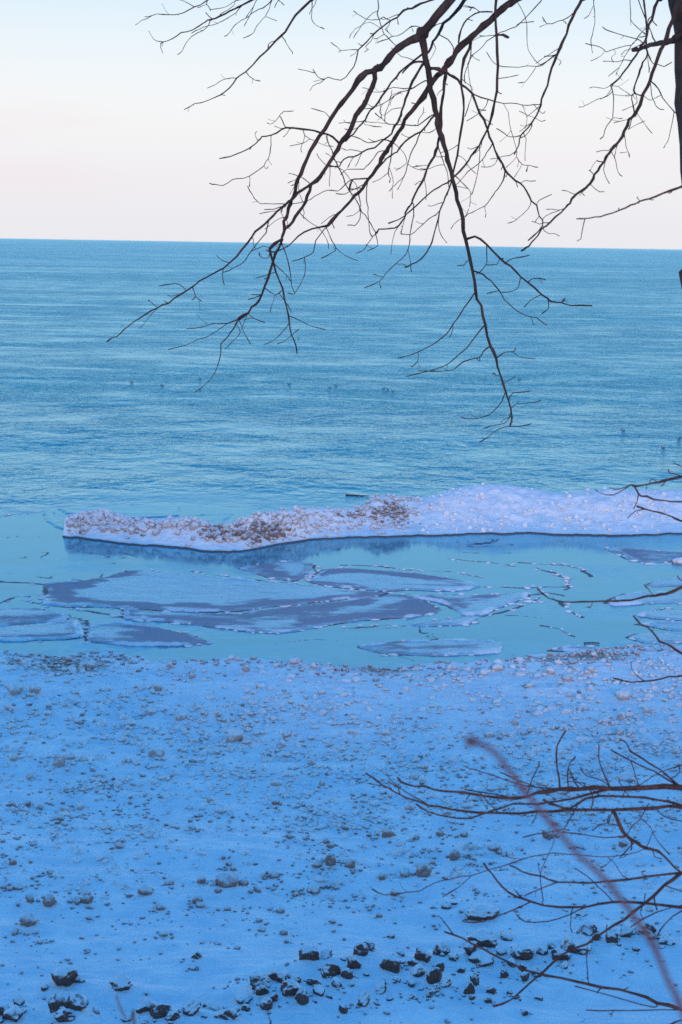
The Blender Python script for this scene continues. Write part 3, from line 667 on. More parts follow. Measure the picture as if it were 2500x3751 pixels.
for k, (P, w, dk) in enumerate(balls[:290]):
    o = obj('ice_ball', (BALL_D if dk else BALL_P if P[0] < 2.2 else BALL_C)[k % 5], ridge_o, loc=tuple(P - np.array([0, 0, w * .05])))
    o.scale = (w, w * rr.uniform(.7, 1), w * rr.uniform(.7, 1.05)); o.rotation_euler = (rr.uniform(-.6, .6), rr.uniform(-.6, .6), k * 1.7)
for nm, flag, mt in (('frozen_pellets', 0, M_RIDGE), ('snowy_pellets', 2, M_CLOD), ('muddy_pellets', 1, M_MUD)):
    o = obj(nm, crumbs(nm, [(P + np.array([0, 0, w * .22]), w * .95) for P, w, dk in balls[290:] if (1 if dk else 0 if P[0] < 2.2 else 2) == flag], mt, 9), ridge_o); o['kind'] = 'stuff'

# ================================================================== bare trees and shrubs
def catmull(P, step):
    """smooth curve through 4-column control points (x, y, z, radius)"""
    P = np.asarray(P, float)
    if len(P) == 2: P = np.array([P[0], (P[0] + P[1]) / 2, P[1]])
    Q = np.vstack([2 * P[0] - P[1], P, 2 * P[-1] - P[-2]]); out = []
    for i in range(1, len(Q) - 2):
        L = np.linalg.norm(Q[i + 1][:3] - Q[i][:3]); n = int(np.clip(round(L / step), 2, 12))
        t = np.linspace(0, 1, n, endpoint=False)[:, None]
        a, b, c, d = Q[i - 1], Q[i], Q[i + 1], Q[i + 2]
        out.append(.5 * (2 * b + (c - a) * t + (2 * a - 5 * b + 4 * c - d) * t ** 2 + (3 * b - a - 3 * c + d) * t ** 3))
    out.append(P[-1:]); return np.vstack(out)
def tube(P, R, sides):
    n = len(P); T = np.gradient(P, axis=0); T /= np.linalg.norm(T, axis=1)[:, None] + 1e-9
    N = np.zeros_like(P); a = np.array([0, 0, 1.0]) if abs(T[0, 2]) < .9 else np.array([1.0, 0, 0])
    N[0] = np.cross(T[0], a); N[0] /= np.linalg.norm(N[0])
    for i in range(1, n):
        v = N[i - 1] - T[i] * (N[i - 1] @ T[i]); N[i] = v / (np.linalg.norm(v) + 1e-9)
    B = np.cross(T, N); th = np.arange(sides) * 2 * math.pi / sides
    V = P[:, None] + R[:, None, None] * (np.cos(th)[None, :, None] * N[:, None] + np.sin(th)[None, :, None] * B[:, None])
    V = V.reshape(-1, 3); i = np.arange(n * sides).reshape(n, sides); j = np.roll(i, -1, 1)
    F = np.stack([i[:-1], j[:-1], j[1:], i[1:]], -1).reshape(-1, 4)
    k = len(V); V = np.vstack([V, P[:1] - T[:1] * R[0] * .3, P[-1:] + T[-1:] * R[-1] * .8])
    e = np.arange(sides); f = np.roll(e, -1)
    c0 = np.stack([f, e, np.full(sides, k), np.full(sides, k)], -1); o = (n - 1) * sides
    c1 = np.stack([e + o, f + o, np.full(sides, k + 1), np.full(sides, k + 1)], -1)
    return V, F, np.vstack([c0, c1])[:, :3]
class Wood:
    """a tree or shrub grown from traced centre lines; each line takes its depth from the line it leaves"""
    def __init__(s, name, loc, label, cat, mat, group=None):
        s.root = tag(empty(name, loc), label, cat, group); s.loc = np.array(loc); s.mat = mat; s.lines = []; s.rng = np.random.default_rng(len(name) * 7)
    def near(s, x, y):
        best = (1e9, None, None)
        for q in s.lines:
            i = int(np.argmin((q['px'][:, 0] - x) ** 2 + (q['px'][:, 1] - y) ** 2)); d = math.hypot(q['px'][i, 0] - x, q['px'][i, 1] - y)
            if d < best[0]: best = (d, q, i)
        return best
    def grow(s, pts, w0, w1, depth=None, kind='T', name=None, drift=None, sides=None, spur=1.0, parent=None, tipbud=True):
        pts = [tuple(p) for p in pts]; q = parent
        if depth is None:
            d, q0, i = s.near(*pts[0])
            d2, q2, i2 = s.near(*pts[-1])
            if d > 22 and d2 < d and d2 < 22: pts = pts[::-1]; w0, w1 = max(w0, w1), min(w0, w1); d, q0, i = d2, q2, i2
            if d > 40: print('LOOSE', round(d), pts[0], pts[-1])
            q = q0; depth = q0['pt'][i] ; depth = float((depth - C0) @ FW)
            w0 = min(w0, q0['w'][i] * 1.0) if kind == 'T' else w0
            pts[0] = tuple(q0['px'][i]) if d < 60 else pts[0]
        L = sum(math.hypot(a[0] - b[0], a[1] - b[1]) for a, b in zip(pts, pts[1:]))
        if drift is None: drift = s.rng.uniform(-.32, .32) * L / FPX * (depth if isinstance(depth, float) else 6)
        if isinstance(depth, (list, tuple)): ds = np.interp(np.linspace(0, 1, len(pts)), np.linspace(0, 1, len(depth)), depth)
        else: ds = depth + drift * np.linspace(0, 1, len(pts)) ** 1.3
        C = []
        for k, ((x, y), d) in enumerate(zip(pts, ds)):
            t = k / max(1, len(pts) - 1); w = w0 + (w1 - w0) * t ** .8
            C.append((*at_depth(x, y, d), .5 * w * d / FPX))
        C = np.array(C)
        curve = catmull(C, .045 if w0 < 30 else .12); P = curve[:, :3]; R = np.maximum(curve[:, 3], .0009)
        n = len(P); thin = R.mean()
        P = P + s.rng.normal(size=P.shape) * (min(thin, .01) * .2 + .0005) * (np.arange(n) > 0)[:, None]
        R = R * (.68 if w0 < 9 else .82 if w0 < 60 else 1) * (1 + (.10 if w0 < 60 else .03) * s.rng.normal(size=n).clip(-1.5, 2.2))
        if w0 < 30: R = R * np.where(s.rng.random(n) < .14, 1.25, 1)          # bud knots
        if tipbud and n > 3: R[-2] *= 1.45; R[-1] *= 1.25
        sd_ = sides or (5 if w0 < 9 else 7 if w0 < 20 else 10 if w0 < 60 else 20)
        V, F4, F3 = tube(P - s.loc, R, sd_); geo = [(V, F4, F3)]
        for k in range(2, n - 1):                                               # short spurs
            if spur and w0 < 30 and s.rng.random() < .085 * spur:
                tdir = P[k + 1] - P[k - 1]; tdir /= np.linalg.norm(tdir) + 1e-9; rv = s.rng.normal(size=3); sdv = np.cross(tdir, rv); sdv /= np.linalg.norm(sdv) + 1e-9
                ln = s.rng.uniform(.006, .03) * (1 if s.rng.random() < .8 else 2); r0 = min(R[k] * .6, .0022); d0 = sdv * .8 + tdir * .6
                sp = np.array([P[k], P[k] + d0 * ln * .55, P[k] + d0 * ln + sdv * ln * .2]) - s.loc
                geo.append(tube(sp, np.array([r0, r0 * .8, r0 * .9]), 4))
        if kind == 'B' and 5 < w0 < 30 and spur:
            for k in range(3, n - 1):                                           # fine side shoots
                if s.rng.random() < .09 * spur:
                    tdir = P[k + 1] - P[k - 1]; tdir /= np.linalg.norm(tdir) + 1e-9; sdv = np.cross(tdir, s.rng.normal(size=3)); sdv /= np.linalg.norm(sdv) + 1e-9
                    ln = s.rng.uniform(.04, .13); dv = sdv * .75 + tdir * .7; q_ = [P[k]]
                    for _ in range(4):
                        dv = dv + s.rng.normal(size=3) * .28; dv /= np.linalg.norm(dv); q_.append(q_[-1] + dv * ln / 4)
                    geo.append(tube(np.array(q_) - s.loc, np.array([.0017, .0014, .0012, .0011, .0014]), 4))
        pxx, pyy, _ = project(P)
        rec = dict(px=np.stack([pxx, pyy], -1), pt=P, w=2 * R * FPX / np.maximum((P - C0) @ FW, .1), geo=geo, kind=kind)
        if kind == 'T' and q is not None and q['kind'] != 'B':                  # a twig of a twig belongs to that twig's mesh
            own = q.get('own', q); own['geo'] += geo; rec['own'] = own; rec['geo'] = None
        else:
            rec['name'] = name or ('branch' if kind == 'B' else 'twig'); rec['par'] = q if (kind == 'T') else None
        s.lines.append(rec); return rec
    def text(s, txt):
        for ln in txt.strip().splitlines():
            ln = ln.strip()
            if not ln or ln[0] == '#': continue
            head, body = ln.split(':'); h = head.split()
            pts = [tuple(float(v) for v in p.split(',')) for p in body.split()]
            kw = {}
            if len(h) > 3: kw['depth'] = float(h[3]) if ',' not in h[3] else [float(v) for v in h[3].split(',')]
            s.grow(pts, float(h[1]), float(h[2]), kind=h[0], **kw)
    def build(s):
        def make(rec):
            V = []; F = []; n = 0
            for v, f4, f3 in rec['geo']:
                V.append(v); F += [tuple(int(a) + n for a in f) for f in f4] + [tuple(int(a) + n for a in f) for f in f3]; n += len(v)
            m = bpy.data.meshes.new(rec['name']); m.from_pydata(np.vstack(V).tolist(), [], F); m.update()
            m.polygons.foreach_set('use_smooth', np.ones(len(m.polygons), bool)); m.materials.append(s.mat); return m
        for rec in s.lines:
            if rec.get('own'): continue
            par = rec['par']['ob'] if rec.get('par') and 'ob' in rec['par'] else s.root
            rec['ob'] = obj(rec['name'], make(rec), par)

def foot(x, d):
    """pixel row where a stem at this column and distance meets the ground"""
    y = 3000.0
    for _ in range(400):
        P = at_depth(x, y, d)
        if P[2] <= h_base(P[0], P[1]): break
        y += 25
    return y
# ---- the tall tree whose trunk stands just beside the view
TD = 6.0
fy = foot(2700, TD)
base = at_depth(2700, fy + 40, TD)
tree = Wood('bare_tree', tuple(base), 'tall bare tree whose drooping dark branches hang in front of the lake', 'tree', M_BARK)
tree.grow([(2700, fy + 60), (2705, 4200), (2740, 3000), (2720, 2000), (2690, 1400), (2660, 1060), (2640, 900), (2606, 700), (2590, 520), (2570, 360), (2560, 250), (2558, 110), (2528, 0), (2505, -160), (2460, -330), (2400, -520), (2330, -760), (2270, -1000)],
          300, 120, [TD, TD, TD, TD, TD - .2], kind='B', name='trunk', sides=24, spur=0)
tree.grow([(2640, 1100), (2575, 1060), (2548, 1015), (2600, 960)], 150, 110, [TD - .03, TD - .06, TD - .03], kind='B', name='burl', sides=14, spur=0, tipbud=False)
tree.text('''
B 60 40 6.0,6.1,5.9 : 2410,-500 2300,-470 2150,-380 2000,-270 1850,-170 1740,-90 1700,-50
B 54 32 6.0,6.3,6.1 : 2455,-340 2330,-260 2180,-190 2060,-120 1990,-70 1960,-50
B 60 22 6.1,6.3,6.4,6.3 : 2360,-650 2200,-640 2000,-560 1750,-460 1500,-380 1250,-320 1050,-260 900,-200 760,-140
B 40 42 : 1700,-50 1640,10 1600,60 1560,108 1540,132
B 36 27 : 1540,132 1500,150 1460,175 1430,205 1405,235 1385,252
B 24 9 : 1385,252 1345,270 1310,300 1270,355 1236,400 1190,473 1155,526 1125,580 1102,637 1086,675 1075,718 1067,744 1056,783 1046,813 1041,851 1030,889 1013,931 981,1016 960,1079 936,1114 911,1142 873,1166
B 27 11 : 1385,252 1370,290 1350,350 1340,372 1318,400 1296,448 1280,480 1257,515 1238,547 1219,579 1200,610 1175,649 1144,679 1129,718 1109,756 1083,794 1060,829 1041,848 1027,875 988,917
B 12 4 : 988,917 995,938 1013,995 1034,1058 1051,1128 1062,1184 1069,1226 1083,1261 1088,1296
B 14 4 : 1144,679 1120,690 1095,706 1072,728 1050,745 1035,760 1000,790 970,820 937,847 911,889 869,938 820,981 771,1009 732,1030 708,1051 659,1079 617,1110 578,1124 522,1159 466,1198 441,1223 413,1239 392,1251
T 5 4 : 578,1124 550,1105 545,1098
T 5 4 : 680,1062 655,1040 620,1042 585,1047
T 5 4 : 708,1051 715,1075 715,1090 705,1097
T 4 3 : 715,1090 740,1103
T 7 4 : 985,809 974,854 946,889 911,935 890,963 855,984 820,998
T 5 4 : 820,985 817,1022 823,1043
B 11 4 : 1243,515 1220,501 1182,488 1151,478 1111,472 1048,470 1033,476 995,496 960,501 947,515 926,536 895,555 847,572 805,582
T 6 3 : 1048,470 1035,440 1027,426 1033,412 1050,407 1075,407
T 4 3 : 1027,426 1010,444 990,453 978,449
T 7 4 : 995,496 993,530 990,560 982,580 968,606 950,622 913,645 890,652 853,659 820,677 790,677 768,671
T 4 4 : 913,645 916,670 915,685
T 4 3 : 968,606 975,618 982,610
T 5 3 : 1111,472 1118,495 1135,507 1150,515 1170,525 1200,535 1222,537
T 4 3 : 1118,495 1112,520 1103,540 1106,557
T 4 3 : 1135,507 1110,525 1062,535
T 4 3 : 947,515 938,500 936,485 942,483
T 4 3 : 926,536 915,550
T 8 5 : 1193,495 1200,518 1216,550 1225,582 1241,614 1257,645 1265,674 1280,697 1299,722 1315,754 1327,776 1347,802 1359,821 1375,850 1378,856
T 5 3 : 1378,856 1367,868 1346,896 1332,917 1304,928
T 5 3 : 1378,858 1385,900 1346,919
T 7 3 : 873,1166 834,1184 785,1184 743,1198 685,1205
T 6 3 : 834,1184 785,1219 753,1237 722,1244 680,1265 617,1279
T 8 3 : 873,1168 855,1205 834,1233 813,1258 809,1296 799,1338 778,1380 753,1409 711,1439
T 4 3 : 869,1185 880,1219 848,1254 827,1275
T 4 3 : 873,1178 897,1223 918,1258
T 4 3 : 915,1138 925,1163 971,1181
T 3 3 : 925,1163 895,1172
T 5 3 : 967,1065 1009,1082 1034,1062
T 4 3 : 1006,1084 990,1142
T 4 3 : 1023,1080 1051,1114 1069,1142
T 4 3 : 1008,985 936,1019
T 4 3 : 963,1070 922,1079
T 5 4 : 988,917 985,942 960,946 950,924
T 4 3 : 988,915 967,900 922,921
T 5 4 : 1016,974 1051,1009 1069,1033
T 6 4 : 1022,885 1051,938 1062,995 1071,1051 1080,1072
T 5 3 : 1062,1165 1100,1173 1136,1191 1192,1209
T 5 3 : 1060,1187 1030,1223 995,1251 967,1261
T 4 3 : 1069,1230 1041,1251 1016,1261
T 4 3 : 1069,1216 1097,1205
T 5 3 : 1100,775 1132,812 1167,833 1195,870 1205,910
T 5 4 : 1040,756 1005,766 968,768
T 4 3 : 1025,772 995,775 950,783
T 4 3 : 1046,800 1026,800 990,825 970,840
T 5 3 : 1140,676 1115,655 1095,645 1058,633
T 4 3 : 1090,655 1055,670
T 4 3 : 1194,605 1175,585 1162,563
T 4 3 : 1222,425 1190,412 1140,396
B 10 4 : 1300,690 1289,660 1310,655 1350,652
B 34 24 : 1960,-50 1887,0 1856,23 1825,46 1795,77 1749,115 1718,145 1684,176 1661,207 1638,237
B 24 12 : 1638,237 1623,260 1588,295 1567,325 1532,379 1509,406 1487,441 1461,486 1436,524 1420,553 1398,582 1379,617 1350,655 1328,693 1302,716 1264,757 1238,783 1197,825
T 9 4 : 1197,825 1143,840 1094,865 1058,900 1009,924 974,917
T 7 4 : 1195,828 1188,840 1157,882 1150,924 1118,942 1072,956
T 6 4 : 1118,942 1120,990 1108,1030 1090,1060 1075,1078 1055,1073
T 6 4 : 1195,828 1216,882 1230,907 1220,924 1178,947
T 4 3 : 1230,907 1265,935 1310,955
T 10 4 : 1350,652 1310,655 1289,658 1264,677 1238,700 1200,696 1165,712 1140,728 1113,738 1060,747 1000,747 955,745 940,733 925,715 908,682
T 5 4 : 1345,664 1305,693 1280,693
T 5 4 : 1328,690 1305,690 1264,711 1232,708
T 6 4 : 1346,660 1342,712 1347,760 1350,799 1356,850 1362,866
T 5 4 : 1308,712 1321,751 1318,764 1320,800 1300,826 1272,824
T 4 3 : 1318,770 1297,788 1270,792
T 6 4 : 1420,550 1385,556 1369,582 1340,614 1328,620 1273,620 1257,630 1248,640
T 7 4 : 1436,522 1400,510 1352,523 1325,510 1290,500
T 7 4 : 1434,528 1430,591 1423,630 1430,655 1426,671
T 4 3 : 1428,620 1439,652 1441,671 1436,690 1439,706 1437,728
T 4 3 : 1423,630 1400,650 1380,663 1365,667
T 4 3 : 1440,520 1471,550 1490,582 1484,604 1449,625
B 15 6 : 1638,237 1632,280 1628,320 1620,360 1616,400 1615,457 1607,512 1605,537 1589,572 1573,604 1560,636 1548,665 1532,693 1513,732 1506,748 1490,773 1484,792 1461,827 1430,837 1391,843 1378,854
T 8 4 : 1513,738 1517,760 1515,790 1508,830 1503,861 1500,899 1487,930 1453,964 1415,998 1392,1029 1338,1053
T 4 4 : 1400,1012 1369,1005
T 4 4 : 1392,1029 1396,1055
T 5 4 : 1495,922 1505,968 1508,998
T 5 4 : 1605,540 1630,604 1643,645 1643,687
T 4 3 : 1630,598 1598,607 1573,618 1540,618
T 4 3 : 1573,601 1551,606 1512,612
T 4 3 : 1551,655 1560,687 1562,732
T 4 3 : 1551,658 1538,665 1522,677
T 4 3 : 1484,795 1478,825 1470,855
B 13 5 : 1730,140 1718,176 1703,214 1693,253 1692,321 1701,398 1689,486 1677,569 1664,620 1648,687 1632,722 1617,757 1606,799 1583,891 1545,949 1507,968 1480,979
T 7 4 : 1617,757 1600,785 1570,803 1552,820 1530,840 1505,860 1480,858 1468,856
T 5 3 : 1602,807 1610,845 1630,880 1640,890
T 6 4 : 1734,142 1725,200 1715,240 1703,268 1703,305
T 6 4 : 1711,245 1722,306 1730,345 1718,383 1705,428
T 4 3 : 1677,569 1705,585 1718,610 1745,635
B 30 11 : 1540,132 1548,153 1563,214 1574,287 1586,364 1601,432 1606,464 1622,505 1635,559 1645,604 1661,655 1670,703 1683,767 1696,831 1698,845 1717,914 1732,991 1744,1067 1759,1121 1778,1190 1797,1266 1820,1312
B 11 5 : 1820,1312 1836,1373 1855,1435 1870,1496 1874,1542 1868,1561
T 6 4 : 1868,1561 1910,1560 1948,1552
T 5 4 : 1868,1561 1830,1568 1790,1600 1755,1620
T 5 4 : 1870,1500 1868,1525 1850,1550 1800,1560 1772,1568
T 5 3 : 1870,1487 1895,1480 1940,1478 1982,1466
T 5 4 : 1862,1455 1880,1440 1945,1434
T 6 4 : 1852,1435 1838,1470 1810,1505 1775,1528 1720,1535 1688,1527
T 5 4 : 1848,1420 1860,1395 1887,1380
T 4 4 : 1834,1375 1818,1374 1805,1366
T 6 4 : 1818,1304 1850,1292 1880,1290 1890,1275
T 5 3 : 1880,1290 1905,1308 1965,1314
T 8 4 : 1797,1266 1770,1290 1755,1310 1700,1325 1660,1355 1620,1360 1530,1357
T 4 4 : 1755,1310 1760,1325 1748,1315
T 8 4 : 1776,1182 1745,1230 1710,1275 1660,1320 1620,1345 1560,1362 1490,1377
T 8 4 : 1744,1072 1700,1130 1660,1190 1635,1225 1590,1260 1535,1290 1490,1305 1460,1310
T 5 4 : 1660,1190 1658,1215 1648,1235
T 5 4 : 1530,1292 1530,1325 1508,1342
T 8 4 : 1734,1000 1770,1005 1800,1030 1830,1065 1850,1100 1885,1130 1925,1155 1965,1165 2005,1192
T 4 4 : 1950,1160 1957,1192
T 4 4 : 1825,1058 1785,1075
T 13 5 : 1706,866 1740,867 1780,895 1830,945 1870,975 1910,1015 1960,1055 2005,1095 2025,1105 2060,1108 2090,1118 2170,1120
T 5 4 : 1860,968 1885,945 1940,936
T 5 4 : 1790,905 1785,960 1770,985 1745,1005
T 4 4 : 1835,950 1820,970 1785,970
T 5 4 : 1930,1030 1955,1020 2000,1023
T 5 4 : 1907,1014 1900,1050 1880,1065 1840,1072
T 5 4 : 1975,1068 1945,1100 1920,1125
T 5 4 : 2010,1098 2010,1130 1985,1150
T 5 4 : 2060,1108 2070,1092
T 5 4 : 1726,960 1700,970 1675,975
T 4 3 : 1668,690 1718,692 1723,719 1721,759
T 5 4 : 1655,640 1690,665 1718,692
T 4 3 : 1690,800 1705,795 1718,765
B 14 5 : 1574,255 1607,253 1634,264 1665,283 1692,306 1726,337 1734,352 1753,402 1772,438 1788,477 1804,524 1826,575 1852,620 1871,646 1906,671 1928,700 1948,735 1964,751 1976,789 1987,805 1989,827 1973,850 1935,880
T 8 4 : 1732,345 1790,365 1814,371 1845,378 1895,381 1930,386 1985,383
T 5 3 : 1790,365 1780,390 1755,415 1710,445
T 6 4 : 1848,378 1862,410 1868,455 1880,500 1892,545 1895,572 1912,600 1935,605 1955,610 1972,612
T 4 3 : 1912,600 1900,625 1885,650
T 4 3 : 1895,572 1870,600 1855,615
T 4 3 : 1922,385 1928,420 1932,450 1925,470
T 4 3 : 1970,385 1985,415 1998,408
T 7 3 : 1804,528 1785,560 1768,585 1735,615 1715,628 1690,660 1670,680
T 7 3 : 1855,622 1845,660 1825,690 1805,715 1790,740 1775,755 1745,770 1715,785 1695,800 1665,820 1653,840
T 4 3 : 1770,760 1780,780 1778,797
T 5 3 : 1948,735 1935,765 1905,795 1885,810 1860,818
T 4 3 : 1964,748 1975,735 2022,712
T 4 3 : 1987,805 2000,790 2050,770
T 4 3 : 1906,671 1925,662 1965,663
T 4 3 : 1826,575 1815,600 1790,612 1763,610
T 4 3 : 1978,795 1960,815
T 9 7 : 1936,608 1930,628
''')
tree.text('''
B 20 13 6.2,6.0 : 1900,-510 1870,-300 1835,-140 1820,-40 1818,0
B 13 5 : 1818,0 1814,57 1820,126 1822,191 1822,291 1814,371 1795,450 1791,457 1779,489 1753,534 1728,572 1705,604 1667,646 1638,668 1608,687 1573,709 1525,754 1484,789 1455,805 1423,818
T 5 4 : 1752,538 1757,590 1748,650 1733,700 1728,715
T 10 8 : 1820,128 1845,128 1862,137
T 6 4 : 1822,125 1850,112 1890,97 1930,60 1985,0
T 5 4 : 1822,232 1845,243 1900,245 1960,243 1985,240 2035,200
T 4 3 : 1822,280 1870,282 1900,275
T 4 3 : 1822,232 1800,218 1782,190
T 5 4 : 1817,140 1785,152 1760,180 1735,198 1715,235
T 4 3 : 1818,133 1780,132 1758,130
T 5 3 : 1890,97 1905,85 1955,80
T 4 3 : 1893,3 1925,60 1932,110 1932,165 1945,200 1975,235
B 22 14 6.2,5.8 : 2250,-650 2215,-350 2185,-150 2150,-40 2135,0
B 14 5 : 2135,0 2109,42 2086,92 2063,153 2042,199 2021,253 2005,314 1986,364 1975,406 1960,432 1935,467 1908,497 1903,521 1893,547 1884,566
T 4 3 : 1960,432 1985,445 1998,440
T 4 3 : 1960,432 1930,420 1903,407
T 5 4 : 1908,497 1870,501 1850,490 1818,470
T 5 4 : 1952,444 1945,470 1925,497 1903,507
T 5 4 : 2042,199 2010,220 1980,240
T 4 3 : 1995,232 1965,245 1945,275 1925,300 1900,305
T 6 4 : 2105,45 2080,65 2045,80 2005,87 1988,62
T 4 3 : 2005,87 1978,100
T 4 4 : 2070,70 2075,85
T 4 3 : 2035,212 2055,225 2048,240
B 26 16 5.9,5.5 : 2505,-180 2520,-90 2500,-20 2488,0
B 20 6 : 2488,0 2478,25 2462,73 2440,137 2421,182 2399,242 2383,293 2360,348 2332,411 2325,418 2306,443 2290,482 2268,517 2242,552 2220,574 2201,612 2179,641 2163,670 2128,703 2108,715 2086,743 2073,759 2032,797 2000,826 1985,838 1950,888 1928,910 1908,918
T 4 3 : 2108,715 2080,700 2058,697
T 4 3 : 2128,703 2142,717
T 5 3 : 2163,670 2170,682 2195,702 2215,702
T 5 4 : 2175,645 2165,630 2165,624 2157,625
T 5 3 : 2242,552 2250,575 2260,610 2268,635 2280,645
T 5 3 : 2288,488 2293,520 2292,535 2303,557 2307,575
T 3 3 : 2303,557 2272,558
T 4 3 : 2265,520 2258,548 2248,580
T 6 4 : 2318,430 2310,455 2303,475
T 3 3 : 2303,475 2335,455 2363,443
T 3 3 : 2310,437 2285,440 2250,450
T 8 4 : 2383,293 2410,325 2430,360 2470,410 2495,427
T 5 3 : 2470,412 2462,455 2450,505 2440,532 2430,541
T 5 4 : 2383,300 2388,345 2397,375 2410,395 2432,402
T 8 6 : 2360,348 2345,350 2328,343 2316,350 2318,380 2325,415
T 5 3 : 2328,343 2335,365 2330,383 2305,395 2280,405
T 3 3 : 2340,405 2342,425 2365,460 2390,490
T 4 3 : 2360,352 2375,365 2395,362 2420,350
B 22 14 6.0,5.7 : 2400,-520 2445,-300 2440,-120 2420,-20 2415,0
B 14 6 : 2415,0 2395,50 2380,90 2370,130 2350,170 2330,205 2300,245 2270,285 2238,315
T 7 4 : 2238,315 2245,335 2248,360 2247,410 2245,432 2225,460 2212,490 2212,497 2200,510
T 5 3 : 2243,335 2225,353 2190,365 2155,382 2135,393 2120,392
T 3 3 : 2245,432 2282,434
T 4 3 : 2238,317 2215,324 2175,318 2160,322
T 3 3 : 2245,345 2290,350 2316,350
T 3 3 : 2240,315 2265,318 2290,335 2313,350
T 4 4 : 2396,40 2385,60 2372,80
B 14 9 6.0,5.8 : 2390,-520 2370,-250 2355,-80 2358,0
T 9 7 : 2358,0 2365,40 2370,100 2369,150 2370,190 2372,200 2355,230 2345,255 2335,290 2325,330 2328,343
T 6 4 : 2372,195 2385,225 2400,235 2418,238 2432,243 2463,228
T 4 4 : 2371,200 2380,265
T 5 4 : 2369,100 2350,120 2330,145 2315,165 2270,172 2235,187 2218,187 2205,175 2180,168 2145,158
T 4 3 : 2218,187 2200,205 2165,225
T 4 3 : 2312,168 2290,205 2270,245 2230,280
T 4 3 : 2265,250 2257,275
T 4 3 : 2255,178 2256,198 2240,208 2247,227
T 5 5 : 2358,0 2335,-20 2350,25 2368,75 2385,115 2405,160
T 4 4 : 2355,-60 2312,-30 2310,50 2315,80 2330,95 2355,118 2365,125
B 40 14 6.0,5.85,5.8 : 2540,108 2490,130 2465,145 2440,155 2400,160 2365,170 2340,180 2320,186
T 6 4 : 2370,168 2340,145 2290,130 2230,113 2208,98
B 9 5 6.2,6.0 : 2240,-640 2210,-350 2180,-120 2176,0
T 5 3 : 2176,0 2175,20 2180,60 2177,110 2166,145 2168,180 2172,195
T 4 3 : 2173,22 2160,55 2142,67
''')
